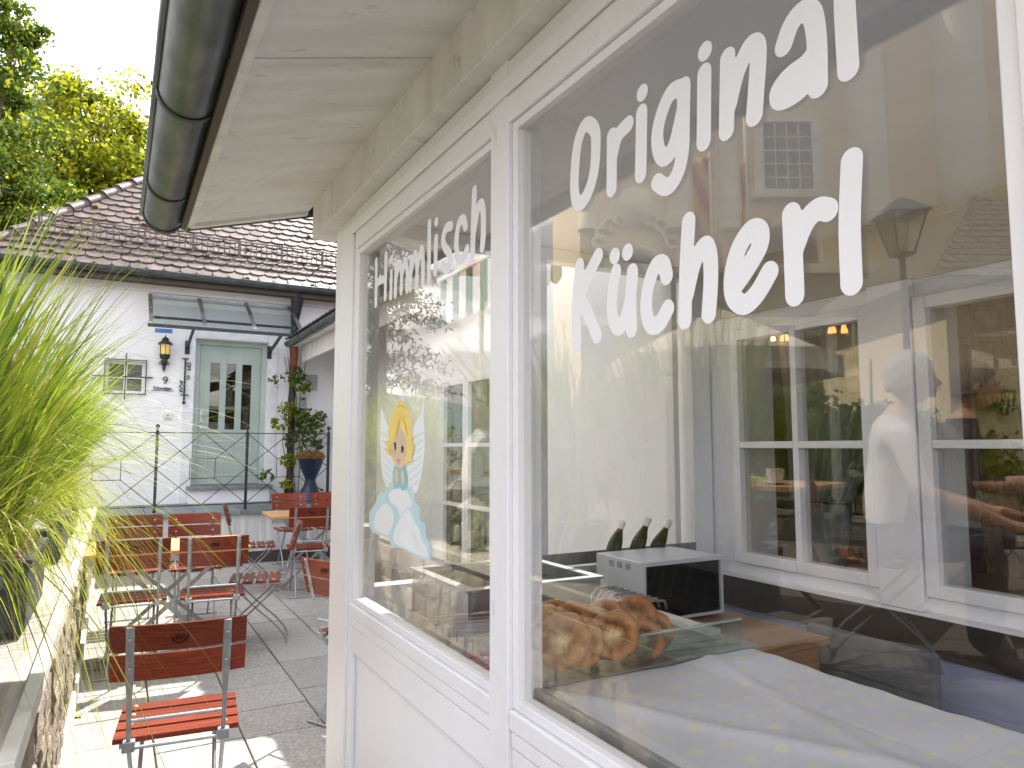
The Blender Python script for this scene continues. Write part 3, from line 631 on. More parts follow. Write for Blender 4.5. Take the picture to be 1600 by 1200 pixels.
casement(cafe, 4.85, 5.45, .25, 2.12, 1, [.33, .66], gl=DGLASS); casement(cafe, 5.62, 6.18, .25, 2.12, 1, [.33, .66], gl=DGLASS); casement(cafe, 6.19, 6.75, .25, 2.12, 1, [.33, .66], gl=DGLASS)
ob('window_post', MB().box(-.05, -.001, 1.775, 1.965, .777, 2.159), WHITE, cafe, bevel=.004)
# roof overhang of the wing
ob('eave_board', MB().add([(-.74, 5.4, 2.92), (-.74, HY-.3, 2.92), (0.3, HY-.3, 3.02), (.3, 5.4, 3.02), (-.74, 5.4, 2.95), (-.74, HY-.3, 2.95), (.3, HY-.3, 3.6), (.3, 5.4, 3.6)], [(0, 1, 2, 3), (4, 7, 6, 5), (0, 4, 5, 1), (2, 6, 7, 3), (0, 3, 7, 4), (1, 5, 6, 2)]), CREAMP, cafe)
ob('rafter_board', MB().box(-.60, -.57, 5.4, HY-.31, 2.70, 2.918), CREAMP, cafe)
ob('gutter', halfpipe(MB(), .065, 5.4, HY-.28, (-.79, 2.98)), ZINC, cafe, smooth=True)
for y in np.arange(5.6, HY-.3, .7): ob('gutter_bracket', halfpipe(MB(), .070, y, y+.02, (-.79, 2.98)), DZINC, cafe, smooth=True)
wr = MB(); rows_n = 0
crf = ob('roof', MB().add([(-.78, 5.4, 2.99), (-.78, HY-.3, 2.99), (3.5, HY-.3, 5.2), (3.5, 5.4, 5.2)], [(0, 1, 2, 3)]), MATS['roof_underlay'], cafe)
for r_ in range(8):
    y = 5.5
    while y < HY-.35:
        t_ = r_*.16; M_ = Matrix.Translation((-.84+t_*.888, y+(tw_/2 if r_ % 2 else 0), 3.02+t_*.459)) @ Euler((0, 0, -math.pi/2)).to_matrix().to_4x4() @ Euler((math.radians(27.3), 0, 0)).to_matrix().to_4x4() @ Mt
        wr.prism(tile_poly(5), 0, .016, M_); y += tw_
ob('roof_tiles', wr, TILE, crf, kind='stuff')
# awning on the wing
aw = empty('awning', (2.25, 0, 0), 0, 'green and white striped scalloped awning under the wing eave, seen through the kiosk glass', 'awning')
AG = mat('awning_green', (.03, .16, .10), rough=.8); AW = mat('awning_white', (.75, .75, .72), rough=.8)
y = 3.45; k = 0
while y < 5.2:
    pts = [(y, 2.78), (y, 2.45)] + [(y+.12*t/4, 2.45-.035*math.sin(math.pi*t/4)) for t in range(1, 4)] + [(y+.12, 2.45), (y+.12, 2.78)]
    M_ = Matrix(((0, 0, 1, 0), (1, 0, 0, 0), (0, 1, 0, 0), (0, 0, 0, 1)))
    ob('stripe', MB().prism(pts, -.0015, .0015, M_), AG if k % 2 == 0 else AW, aw); y += .12; k += 1
ob('front_bar', MB().box(-.02, .02, 3.43, y+.02, 2.785, 2.81), WHITE, aw)
for yy_ in (3.5, y-.05): ob('arm', MB().bar((0.02, yy_, 2.8), (.70, yy_, 2.95), .025, .025), WHITE, aw)
# vent, meter, pot, climber
vg = empty('vent_grille', at(486, 598, 'y', HY-.01), 0, 'square perforated vent grille in the wall above the small meter', 'vent')
ob('backing', MB().box(-.11, .11, -.004, .004, -.13, .13), WHITE, vg)
hm = MB().box(-.007, .007, -.006, -.0045, -.008, .008).mesh('hole', BLACK)
for i in range(9):
    for j in range(11): link('hole', hm, vg, (-.088+i*.022, 0, -.112+j*.0224))
mt_ = empty('entry_panel', at(473, 627, 'y', HY-.02), 0, 'small grey entry panel with dark display on the wall below the vent', 'entry panel')
ob('case', MB().box(-.05, .05, -.02, .02, -.07, .07), STEEL, mt_, bevel=.006); ob('screen', MB().box(-.025, .025, -.024, -.021, .015, .045), BLACK, mt_)
UP = PD(488, 768, 9.6); ux, uy = 2.42, 10.25
UPS = 1
up = empty('urn_planter', (ux, uy, LZ), 0, 'dark blue hourglass urn with faded hanging flowers on the landing', 'planter')
NAVY = mat('navy_ceramic', (.014, .028, .065), (.01, .02, .045), rough=.35)
ob('urn', MB().lathe([(.24, 0), (.22, .04), (.13, .24), (.085, .36), (.10, .42), (.17, .56), (.215, .70), (.225, .72), (.20, .72), (.16, .66)], n=24), NAVY, up, smooth='a')
up.scale = (.82, .82, .86)
R = np.random.default_rng(5)
def leafcloud(name, par, cen, rad, n, size, m, kind='stuff', seed=1, hang=0, mats_mi=None, elong=1.6, shell=.55):
    R = np.random.default_rng(seed); P = []
    d = R.normal(size=(n, 3)); d /= np.linalg.norm(d, axis=1)[:, None]; rr = (shell+(1-shell)*R.uniform(0, 1, n))[:, None]**.6 if shell else R.uniform(0, 1, n)[:, None]**.33
    p = np.array(cen)+d*rr*np.array(rad)
    a = R.normal(size=(n, 3)); a /= np.linalg.norm(a, axis=1)[:, None]; b = np.cross(a, R.normal(size=(n, 3))); b /= np.linalg.norm(b, axis=1)[:, None]
    s_ = size*R.uniform(.6, 1.3, n)[:, None]
    V = np.stack([p-a*s_*elong/2, p+b*s_/2, p+a*s_*elong/2, p-b*s_/2], 1).reshape(-1, 3); F = np.arange(4*n).reshape(n, 4)
    return quads(name, V, F, m, par, kind, mats_mi)
FLW = mat('faded_flowers', (.45, .20, .06), (.20, .15, .04), rough=.8, scale=25, trans=.3)
leafcloud('flowers', up, (0, 0, .76), (.24, .24, .10), 900, .028, FLW, seed=3, shell=0)
cl = empty('climbing_plant', (2.2, HY-.2, LZ), 0, 'leafy vine climbing the black downpipe beside the green door', 'climbing plant')
st = MB()
for k in range(5):
    pts = [(.07+.05*math.sin(t*2.1+k)+(.05*k-.1), -.03*k+.03*math.cos(t+k), t*.42+.02) for t in range(6)]; st.tube(pts, .006, 5)
ob('stems', st, BARK, cl, smooth=True)
for k, (x, z_, r_, n_) in enumerate([(.08, 1.85, .16, 60), (.18, 1.7, .17, 60), (-.02, 1.35, .15, 70), (.1, 1.25, .18, 80), (.33, 1.15, .26, 150), (-.15, 1.15, .15, 40), (.22, .9, .28, 120), (.45, .82, .12, 50), (0, .6, .13, 60), (-.3, .38, .14, 40), (.35, .12, .16, 60), (.0, .25, .12, 40), (-.2, 1.75, .13, 18)]):
    leafcloud('leaves', cl, (x, -.08, z_), (r_, .12, r_*.8), n_, .06, [LEAFG, LEAFG, LEAFY][k % 3], seed=40+k, shell=0, elong=1.2)
#%%KIOSK
# ================================================================== KIOSK
kio = empty('kiosk', (GX, 0, 0), 0, 'white wooden snack kiosk with large shop windows and a deep eave in the foreground', 'kiosk')
KY1 = 3.05; SZ = .80
KB = lambda n, mb, m=WHITE, b=.004, **k: ob(n, mb, m, kio, bevel=b, **k)
# posts: left corner, middle, right
KB('corner_post', MB().box(.01, .10, 2.72, KY1, 0, 2.40))
KB('corner_post_face', MB().box(0, .011, 2.765, 2.93, 0, 2.36), b=.003)
KB('middle_post', MB().box(-.005, .09, 1.455, 1.545, .0, 2.40))
KB('end_post', MB().box(-.005, .09, .23, .36, 0, 2.36))
KB('head_rail', MB().box(-.002, .09, -1.2, 2.72, 2.235, 2.39))
KB('head_moulding', MB().box(-.014, -.003, -1.2, 2.76, 2.30, 2.345), b=.006)
def frame_strips(y0, y1, z0, z1, t=.022, x0=.008, x1=.05):
    for n, bx in (('glazing_bead', (x0, x1, y0, y0+t, z0, z1)), ('glazing_bead', (x0, x1, y1-t, y1, z0, z1)), ('glazing_bead', (x0, x1, y0+t, y1-t, z0, z0+t)), ('glazing_bead', (x0, x1, y0+t, y1-t, z1-t, z1))):
        KB(n, MB().box(*bx), b=.003)
frame_strips(1.546, 2.72, .861, 2.234); frame_strips(.361, 1.454, .861, 2.234)
KB('sill', MB().box(-.003, .09, 1.546, 2.719, .815, .86), b=.006); KB('sill', MB().box(-.003, .09, .361, 1.454, .815, .86), b=.006)
KB('sill_moulding', MB().box(.002, .05, 1.546, 2.74, .775, .814), b=.008); KB('sill_moulding', MB().box(.002, .05, .361, 1.454, .775, .814), b=.008)
KB('lower_rail', MB().box(.006, .06, 1.546, 2.719, .68, .774)); KB('lower_rail', MB().box(.006, .06, .361, 1.454, .68, .774))
KB('lower_panel', MB().box(.022, .05, 1.546, 2.719, 0, .679)); KB('lower_panel', MB().box(.022, .05, .361, 1.454, 0, .679))
KB('panel_bead', MB().box(.006, .022, 2.69, 2.719, 0, .679)); KB('panel_bead', MB().box(.006, .022, 1.546, 1.565, 0, .679)); KB('panel_bead', MB().box(.006, .022, 1.435, 1.454, 0, .679))
KB('side_panel', MB().box(.0, .09, -1.2, .229, 0, .86)); ob('side_pane', MB().box(.03, .035, -1.1, .229, .861, 2.234), GLASS2, kio)  # unseen bay, pane added to let more daylight inside
pane1 = ob('window_pane', MB().box(.026, .031, 1.568, 2.698, .883, 2.212), GLASS, kio)
pane2 = ob('window_pane', MB().box(.026, .031, .383, 1.432, .883, 2.212), GLASS, kio)
# end wall (far end, facing the house)
EYD = KY1
KB('end_sill_wall', MB().box(.101, 2.14, KY1-.08, KY1, 0, .86)); KB('end_head', MB().box(.101, 2.14, KY1-.08, KY1, 2.386, 2.45))
KB('end_mullion', MB().box(.97, 1.05, KY1-.08, KY1, .861, 2.385)); KB('end_mullion', MB().box(1.86, 1.90, KY1-.08, KY1, .861, 2.385)); KB('end_side', MB().box(2.0, 2.14, KY1-.08, KY1, .861, 2.385))
ob('end_pane', MB().box(.102, .969, KY1-.04, KY1-.035, .861, 2.385), GLASS2, kio); ob('end_pane', MB().box(1.051, 1.859, KY1-.04, KY1-.035, .861, 2.385), GLASS2, kio); ob('end_pane', MB().box(1.901, 1.999, KY1-.04, KY1-.035, .861, 2.385), GLASS2, kio)
ob('steel_strip', MB().box(.98, 2.0, KY1-.085, KY1-.081, .87, .93), STEEL, kio)
# near end wall, its glazing added out of view for interior light; ceiling, floor
KB('near_wall', MB().box(.1, 2.14, -1.2, -1.12, 0, .9)); KB('near_head', MB().box(.1, 2.14, -1.2, -1.12, 2.2, 2.45)); ob('added_near_pane', MB().box(.1, 2.14, -1.165, -1.16, .901, 2.199), GLASS2, kio); KB('near_post', MB().box(0, .099, -1.2, -1.11, .861, 2.234)); ob('ceiling', MB().box(.05, 2.14, -1.2, KY1, 2.452, 2.47), WHITE, kio)
ob('floor', MB().box(.06, 2.14, -1.1, KY1-.1, -.02, .02), mat('kiosk_floor', (.25, .22, .2), rough=.5), kio)
# frieze beam and eave
KB('frieze_beam', MB().box(-.06, .0495, -1.2, KY1+.16, 2.392, 2.60), CREAMP)
so = [(-.055, 2.555), (-.54, 2.42)]
yj = [-1.2, .05, 1.80, KY1+.30]
for a, b in zip(yj[:-1], yj[1:]):
    m_ = MB().add([(so[0][0], a+.003, so[0][1]), (so[1][0], a+.003, so[1][1]), (so[1][0], b-.003, so[1][1]), (so[0][0], b-.003, so[0][1])] + [(so[0][0], a+.003, so[0][1]+.012), (so[1][0], a+.003, so[1][1]+.012), (so[1][0], b-.003, so[1][1]+.012), (so[0][0], b-.003, so[0][1]+.012)], [(0, 1, 2, 3), (4, 7, 6, 5), (0, 4, 5, 1), (1, 5, 6, 2), (2, 6, 7, 3), (3, 7, 4, 0)])
    ob('soffit_panel', m_, CREAMP, kio)
YE = KY1+.30
ob('soffit_backing', MB().add([(.05, -1.2, 2.60), (-.54, -1.2, 2.436), (-.54, YE, 2.436), (.05, YE, 2.60), (.05, -1.2, 2.66), (-.54, -1.2, 2.49), (-.54, YE, 2.49), (.05, YE, 2.66)], [(0, 1, 2, 3), (4, 7, 6, 5), (0, 4, 5, 1), (1, 5, 6, 2), (2, 6, 7, 3), (3, 7, 4, 0)]), BROWN, kio)
KB('edge_lath', MB().box(-.572, -.542, -1.2, YE, 2.405, 2.47), CREAMP, .003)
KB('fascia_board', MB().box(-.595, -.5725, -1.2, YE+.02, 2.40, 2.53), BROWN, .003)
KB('verge_board', MB().add([(-.57, YE+.002, 2.395), (1.2, YE+.002, 2.885), (1.2, YE+.02, 2.885), (-.57, YE+.02, 2.395), (-.57, YE+.002, 2.50), (1.2, YE+.002, 3.0), (1.2, YE+.02, 3.0), (-.57, YE+.02, 2.5)], [(0, 1, 2, 3), (4, 7, 6, 5), (0, 4, 5, 1), (1, 5, 6, 2), (2, 6, 7, 3), (3, 7, 4, 0)]), BROWN, .002)
ob('verge_lath', MB().bar((-.56, YE-.02, 2.408), (-.06, YE-.02, 2.547), .04, .014), CREAMP, kio)
ob('roof', MB().add([(-.6, -1.2, 2.52), (-.6, YE+.03, 2.52), (2.14, YE+.03, 3.25), (2.14, -1.2, 3.25), (-.6, -1.2, 2.56), (-.6, YE+.03, 2.56), (2.14, YE+.03, 3.29), (2.14, -1.2, 3.29)], [(0, 1, 2, 3), (4, 7, 6, 5), (0, 4, 5, 1), (1, 5, 6, 2), (2, 6, 7, 3), (3, 7, 4, 0)]), DZINC, kio)
GC = (-.660, 2.478); GR = .080; gy1 = YE+.13
ob('gutter', halfpipe(MB(), GR, -1.2, gy1, GC, n=20), ZINC, kio, smooth=True)
ob('gutter_end_cap', MB().prism([(GR*math.cos(math.pi+math.pi*k/20), GR*math.sin(math.pi+math.pi*k/20)) for k in range(21)], 0, .004, Matrix(((1, 0, 0, GC[0]), (0, 0, 1, gy1), (0, 1, 0, GC[1]), (0, 0, 0, 1)))), ZINC, kio)
ob('gutter_bead', MB().tube([(GC[0]-GR-.004, -1.2, GC[1]+.002), (GC[0]-GR-.004, gy1, GC[1]+.002)], .012, 10), ZINC, kio, smooth=True)
for y in (.55, 1.33, 2.2, 2.99, gy1-.05):
    pts = [(GC[0]+(GR+.004)*math.cos(math.pi+math.pi*k/16), y, GC[1]+(GR+.004)*math.sin(math.pi+math.pi*k/16)) for k in range(17)]
    pts = [(GC[0]-GR-.018, y, GC[1]+.01)]+pts
    ob('gutter_strap', MB().tube(pts, .004, 8, flat=3., side=None), DZINC, kio, smooth='a')
# ---- lettering on the panes
def plane_pts(pts, x=None):       # measured picture points -> (y, z) on the pane
    o = []
    for p in pts: q = at(p[0], p[1], 'x', GX+.026); o.append((-q.y, q.z))
    return o
def c1(pts): return [(800+x/2, y/2) for x, y in pts]
def c5(pts): return [(500+x/2.4, 200+y/2.4) for x, y in pts]
def letter(name, strokes, r, pane, conv, cell=.0028):
    st_ = [smooth_line(plane_pts(conv(s_))) if len(s_) > 2 else plane_pts(conv(s_)) for s_ in strokes]
    v, f = grid_glyphs(st_, r, cell); me = bpy.data.meshes.new('letter'); n = len(v)
    vs = [(.0252, -a, b) for a, b in v]; me.from_pydata(vs, [], f); me.materials.append(VINYL); me.update()
    o = link('letter', me, pane); o['label'] = name; return o
RA = .0162
T2 = [('white letter O of Original', [[(240, 388), (260, 410), (263, 460), (258, 530), (243, 590), (220, 632), (203, 630), (196, 590), (198, 520), (206, 450), (222, 402), (240, 388)]]),
 ('white letter r of Original', [[(313, 425), (312, 590)], [(315, 490), (332, 425), (364, 388)]]),
 ('first letter i of Original', [[(406, 352), (403, 545)], [(408, 290)]]),
 ('white letter g of Original', [[(530, 275), (498, 290), (472, 345), (456, 410), (458, 465), (475, 492), (497, 475), (517, 420), (537, 330)], [(538, 270), (536, 380), (533, 480), (515, 550), (485, 584), (455, 570)]]),
 ('second letter i of Original', [[(602, 228), (600, 442)], [(604, 160)]]),
 ('white letter n of Original', [[(675, 180), (671, 408)], [(680, 330), (705, 230), (742, 148), (766, 142), (770, 190), (764, 280), (758, 362)]]),
 ('white letter a of Original', [[(850, 142), (872, 80), (905, 38), (935, 40), (948, 80), (955, 160), (957, 270)], [(948, 165), (915, 205), (868, 240), (836, 280), (838, 308), (870, 300), (915, 265), (945, 215)]]),
 ('letter l at the end of Original', [[(1042, -60), (1040, 0), (1046, 120), (1052, 215)]]),
 ('large white letter K', [[(212, 830), (202, 950), (203, 1075)], [(270, 800), (240, 860), (212, 935)], [(214, 930), (240, 985), (266, 1048)]]),
 ('white letter u with two dots', [[(326, 850), (316, 900), (314, 980), (330, 1022), (352, 1000), (370, 930), (378, 855)], [(377, 850), (372, 930), (374, 1028)], [(322, 800)], [(362, 788)]]),
 ('white letter c of the second word', [[(484, 862), (474, 826), (450, 832), (428, 890), (420, 960), (432, 1012), (460, 1012), (488, 965)]]),
 ('white letter h of the second word', [[(553, 692), (545, 840), (541, 1000)], [(548, 920), (572, 820), (604, 768), (620, 800), (622, 880), (616, 980)]]),
 ('white letter e of the second word', [[(705, 885), (745, 825), (776, 765), (775, 722), (745, 722), (708, 780), (688, 860), (692, 925), (725, 952), (765, 920), (806, 850)]]),
 ('white letter r of the second word', [[(874, 668), (880, 800), (885, 922)], [(880, 790), (915, 700), (955, 655), (988, 656)]]),
 ('letter l at the end of the second word', [[(1063, 500), (1056, 700), (1062, 885)]])]
for n_, s_ in T2: letter(n_, s_, RA, pane2, c1)
T1 = [('white capital H', [[(212, 500), (210, 660)], [(248, 478), (245, 635)], [(212, 580), (247, 562)]]),
 ('letter i of Himmlisch', [[(268, 545), (266, 632)], [(269, 492)]]),
 ('first letter m of Himmlisch', [[(285, 520), (283, 625)], [(285, 565), (300, 508), (306, 545), (305, 612)], [(306, 560), (320, 500), (328, 540), (327, 605)]]),
 ('second letter m of Himmlisch', [[(342, 490), (339, 600)], [(342, 540), (358, 472), (365, 520), (363, 588)], [(365, 530), (381, 455), (387, 500), (386, 575)]]),
 ('letter l of Himmlisch', [[(411, 358), (409, 565)]]),
 ('letter i after l', [[(436, 415), (433, 540)], [(437, 352)]]),
 ('letter s of Himmlisch', [[(492, 368), (475, 375), (463, 410), (468, 445), (488, 475), (490, 510), (474, 530), (460, 515)]]),
 ('letter c of Himmlisch', [[(546, 368), (538, 342), (521, 362), (512, 430), (520, 488), (537, 490), (552, 455)]]),
 ('letter h of Himmlisch', [[(580, 235), (576, 350), (573, 470)], [(576, 400), (590, 315), (605, 285), (613, 320), (613, 400), (609, 448)]])]
for n_, s_ in T1: letter(n_, s_, RA*.92, pane1, c5)
# ---- angel sticker
def sc(pts): return [(570+x/4., 600+y/4.) for x, y in pts]
layers = []; STM = []
def sticker(pts, col, z, smooth_=True):
    P = sc(pts); P = plane_pts(P+[P[0]])
    if smooth_: P = smooth_line(P, 5)
    P = P[:-1]; 
    if col not in STM: STM.append(col)
    o = len(stk.v); stk.v += [(.0252-z*.00035, -a, b) for a, b in P]; stk.f.append(tuple(range(o, o+len(P)))); stk.m.append(STM.index(col))
stk = MB()
cW = mat('sticker_white', (.84, .87, .92), (.80, .84, .9), rough=.45, scale=6); cB = mat('sticker_pale_blue', (.48, .68, .78), (.58, .76, .84), rough=.45, scale=6)
cY = mat('sticker_yellow', (.85, .60, .10), (.9, .72, .25), rough=.45, scale=10); cY2 = mat('sticker_deep_yellow', (.72, .44, .05), rough=.45); cS = mat('sticker_skin', (.82, .62, .46), rough=.45, scale=10)
cK = mat('sticker_dark', (.08, .05, .04), rough=.5); cP = mat('sticker_pink', (.78, .34, .25), rough=.5); cT = mat('sticker_teal', (.33, .62, .72), rough=.5)
# wings
sticker([(105, 150), (125, 210), (150, 270), (185, 400), (190, 540), (150, 640), (135, 640), (112, 570), (104, 480), (98, 380), (98, 280), (100, 200)], cW, 0)
sticker([(368, 110), (350, 180), (310, 260), (290, 380), (265, 500), (270, 620), (318, 680), (345, 610), (362, 520), (374, 420), (374, 300), (370, 200)], cW, 0)
for k in range(7):
    y0 = 300+k*48; sticker([(105+k*3, y0), (150, y0+30), (180, y0+66), (178, y0+70), (148, y0+36), (106+k*3, y0+6)], cB, 1)
    sticker([(372-k*5, y0), (330, y0+20), (280, y0+60), (282, y0+65), (332, y0+27), (371-k*5, y0+7)], cB, 1)
# clouds (blue rims then white bodies)
sticker([(30, 810), (60, 760), (90, 690), (130, 670), (150, 640), (190, 630), (280, 640), (310, 690), (315, 740), (345, 770), (345, 850), (375, 870), (385, 960), (412, 1000), (405, 1100), (330, 1080), (230, 1030), (170, 1010), (150, 960), (80, 940), (40, 910)], cB, 2)
sticker([(65, 830), (90, 780), (130, 750), (165, 770), (185, 830), (175, 890), (150, 945), (100, 930), (65, 900)], cW, 3)
sticker([(155, 680), (200, 655), (260, 665), (290, 720), (295, 760), (250, 790), (225, 830), (205, 770), (165, 740)], cW, 3)
sticker([(185, 930), (215, 860), (260, 790), (290, 800), (315, 860), (345, 910), (365, 980), (390, 1020), (395, 1085), (330, 1065), (230, 1018), (185, 985)], cW, 4)
sticker([(80, 900), (100, 860), (140, 850), (165, 880), (155, 935), (110, 930)], cW, 4); sticker([(215, 990), (240, 930), (290, 900), (330, 960), (370, 1050), (300, 1040)], mat('sticker_soft_white', (.88, .9, .95), rough=.45), 4.6)
# gown sleeves, neck, face, hair
sticker([(185, 520), (215, 500), (250, 510), (268, 560), (268, 640), (240, 665), (215, 640), (190, 655), (178, 600)], cT, 5)
sticker([(196, 540), (212, 540), (214, 615), (198, 618)], cS, 6); sticker([(232, 545), (246, 545), (250, 620), (236, 622)], cS, 6)
sticker([(165, 400), (180, 320), (220, 290), (265, 320), (275, 400), (262, 470), (240, 520), (215, 525), (190, 500), (172, 450)], cS, 6)
sticker([(235, 108), (262, 130), (290, 190), (302, 260), (300, 310), (312, 340), (300, 350), (318, 400), (308, 420), (300, 460), (312, 480), (275, 490), (262, 520), (262, 450), (268, 400), (262, 330), (235, 280), (215, 240), (205, 300), (185, 340), (172, 380), (160, 420), (178, 450), (150, 440), (130, 400), (145, 400), (128, 360), (155, 350), (150, 300), (165, 230), (190, 150), (212, 115)], cY, 7)
sticker([(232, 200), (222, 260), (205, 320), (200, 320), (212, 250)], cY2, 8); sticker([(240, 200), (256, 260), (268, 320), (273, 318), (262, 250)], cY2, 8); sticker([(205, 150), (228, 130), (262, 150), (250, 148), (228, 138)], cY2, 8)
sticker([(190, 370), (200, 368), (202, 395), (200, 412), (192, 410)], cK, 8); sticker([(234, 390), (245, 388), (248, 410), (243, 430), (235, 428)], cK, 8)
sticker([(186, 372), (200, 362), (200, 366), (190, 376)], cK, 8); sticker([(238, 386), (252, 400), (250, 404), (238, 392)], cK, 8)
sticker([(205, 468), (215, 472), (224, 470), (218, 490), (212, 494)], cP, 8)
sticker([(178, 425), (190, 420), (192, 440), (180, 442)], mat('sticker_blush', (.85, .52, .40), rough=.5), 7.5); sticker([(255, 430), (263, 428), (262, 450), (252, 450)], MATS['sticker_blush'], 7.5)
sk = ob('angel_sticker', stk, STM, pane1); sk['label'] = 'printed blonde angel with white wings kneeling on pale blue clouds'

# ================================================================== KIOSK INTERIOR
# cloth-covered counter
CT = mat('counter_body', (.5, .5, .52), rough=.6)
tb = empty('counter_table', (1.27, .6, 0), 0, 'counter table under the dotted white cloth inside the shop window', 'counter')
ob('top', MB().box(-.34, .34, -1.2, .86, .80, .835), WOODT, tb)
for sx in (-.3, .3):
    for sy in (-1.1, .8): ob('leg', MB().box(sx-.03, sx+.03, sy-.03, sy+.03, 0.02, .8), WOODT, tb)
nx, ny = 60, 150; V = []; F = []
cx0, cx1, cy0, cy1 = .895, 1.66, -.6, 1.53
def wrinkle(x, y):
    return .0022*math.sin(x*9+y*3.1+math.sin(y*5)*1.2)+.0018*math.sin(y*7-x*14)+.0015*math.sin(y*23+x*8)+.0009*math.sin(y*61-x*33)+.009*math.exp(-((x+.55*y-1.75)/.03)**2)+.006*math.exp(-((x-.3*y-1.02)/.025)**2)
for i in range(nx+1):
    for j in range(ny+1):
        x = cx0-.03+(cx1-cx0+.06)*i/nx; y = cy0+(cy1-cy0+.03)*j/ny; z_ = .862+wrinkle(x, y)
        ed = max(0, cx0+.01-x, x-cx1+.0, y-cy1)
        if ed > 0: z_ -= min(.09, ed*2.6+.0); x = min(max(x, cx0-.004), cx1+.004); y = min(y, cy1+.006)
        V.append((x, y, z_))
F = np.array([(i*(ny+1)+j, (i+1)*(ny+1)+j, (i+1)*(ny+1)+j+1, i*(ny+1)+j+1) for i in range(nx) for j in range(ny)])
CL = bpy.data.materials.new('dotted_cloth'); CL.use_nodes = True; n = CL.node_tree; b = n.nodes['Principled BSDF']; b.inputs['Roughness'].default_value = .8
t = n.nodes.new('ShaderNodeTexCoord'); vo = n.nodes.new('ShaderNodeTexVoronoi'); vo.inputs['Scale'].default_value = 13; vo.inputs['Randomness'].default_value = .12
cr = n.nodes.new('ShaderNodeValToRGB'); cr.color_ramp.elements[0].position = .19; cr.color_ramp.elements[1].position = .23; cr.color_ramp.elements[0].color = (.84, .82, .70, 1); cr.color_ramp.elements[1].color = (.76, .77, .84, 1)
mp_ = n.nodes.new('ShaderNodeMapping'); mp_.inputs['Scale'].default_value = (1, 1, 0); n.links.new(t.outputs['Object'], mp_.inputs['Vector']); n.links.new(mp_.outputs['Vector'], vo.inputs['Vector'])
n.links.new(vo.outputs['Distance'], cr.inputs['Fac']); n.links.new(cr.outputs['Color'], b.inputs['Base Color']); MATS['dotted_cloth'] = CL
clo = quads('table_cloth', np.array(V), F, CL); clo.data.polygons.foreach_set('use_smooth', [True]*len(F))
tag(clo, 'pale lavender cloth with cream dots spread over the counter', 'cloth')
# steel-framed display case along the window
dc = empty('display_case', (.87, 1.0, .86), 0, 'low glass and steel guard around the counter behind the big pane', 'display case')
ob('base_bar', MB().box(-.005, .012, -.75, .57, -.005, .035), STEEL, dc, bevel=.002)
ob('glass_front', MB().box(0.0, .004, -.75, .57, .036, .22), GLASS2, dc)
ob('glass_side', MB().box(.0135, .78, .565, .570, -.0, .075), glassmat('edge_glass', .1, .8, (.75, .85, .8)), dc)
ob('top_strip', MB().box(.0135, .78, .562, .573, .076, .081), mat('glass_edge_green', (.35, .42, .38), rough=.2), dc)
ob('corner_bolt', MB().lathe([(.012, 0), (.012, .01), (0, .012)], (-.006, .55, .014), 12, M=Matrix.Rotation(-math.pi/2, 4, 'Y')), STEEL, dc)
# flat fried breads
def bread_mesh(seed):
    R = random.Random(seed); mb = MB(); n = 40; ph = [R.uniform(0, 6.28) for _ in range(5)]
    prof = [(0, .001), (.012, .0015), (.022, .003), (.03, .008), (.038, .013), (.046, .0155), (.053, .014), (.058, .009), (.060, 0), (.057, -.009), (.048, -.013), (.03, -.008), (.012, -.003), (0, -.002)]
    vs = []
    for r, z_ in prof:
        for k in range(n):
            a = 2*math.pi*k/n; rr = r*(1+.05*math.sin(2*a+ph[0])+.035*math.sin(3*a+ph[1])+.02*math.sin(7*a+ph[2]))
            zz = z_*(1+.22*math.sin(5*a+ph[3])+.18*math.sin(9*a+ph[4]))+ .004*math.sin(2*a+ph[1])*(r/.06)
            vs.append((rr*math.cos(a), rr*math.sin(a), zz))
    fs = [(i*n+k, i*n+(k+1) % n, (i+1)*n+(k+1) % n, (i+1)*n+k) for i in range(len(prof)-1) for k in range(n)]
    mb.add(vs, fs); me = mb.mesh('bread', BREAD); me.polygons.foreach_set('use_smooth', [True]*len(me.polygons)); return me
BREAD = bpy.data.materials.new('fried_dough'); BREAD.use_nodes = True; n = BREAD.node_tree; b = n.nodes['Principled BSDF']; b.inputs['Roughness'].default_value = .42
t = n.nodes.new('ShaderNodeTexCoord'); mm = n.nodes.new('ShaderNodeMapping'); mm.inputs['Scale'].default_value = (1, 1, 0); ln = n.nodes.new('ShaderNodeVectorMath'); ln.operation = 'LENGTH'
n.links.new(t.outputs['Object'], mm.inputs['Vector']); n.links.new(mm.outputs['Vector'], ln.inputs[0])
nz = n.nodes.new('ShaderNodeTexNoise'); nz.inputs['Scale'].default_value = 38; nz.inputs['Detail'].default_value = 5; n.links.new(t.outputs['Object'], nz.inputs['Vector'])
ad = n.nodes.new('ShaderNodeMath'); ad.operation = 'MULTIPLY_ADD'; ad.inputs[1].default_value = .036; n.links.new(nz.outputs['Fac'], ad.inputs[0]); n.links.new(ln.outputs['Value'], ad.inputs[2])
r = n.nodes.new('ShaderNodeValToRGB'); els = r.color_ramp.elements; els[0].position = .30; els[0].color = (.66, .54, .26, 1); els[1].position = .78; els[1].color = (.38, .155, .05, 1)
e = els.new(.42); e.color = (.46, .24, .08, 1); e = els.new(.58); e.color = (.22, .075, .022, 1)
mu = n.nodes.new('ShaderNodeMath'); mu.operation = 'MULTIPLY'; mu.inputs[1].default_value = 12; n.links.new(ad.outputs[0], mu.inputs[0]); n.links.new(mu.outputs[0], r.inputs['Fac']); n.links.new(r.outputs['Color'], b.inputs['Base Color'])
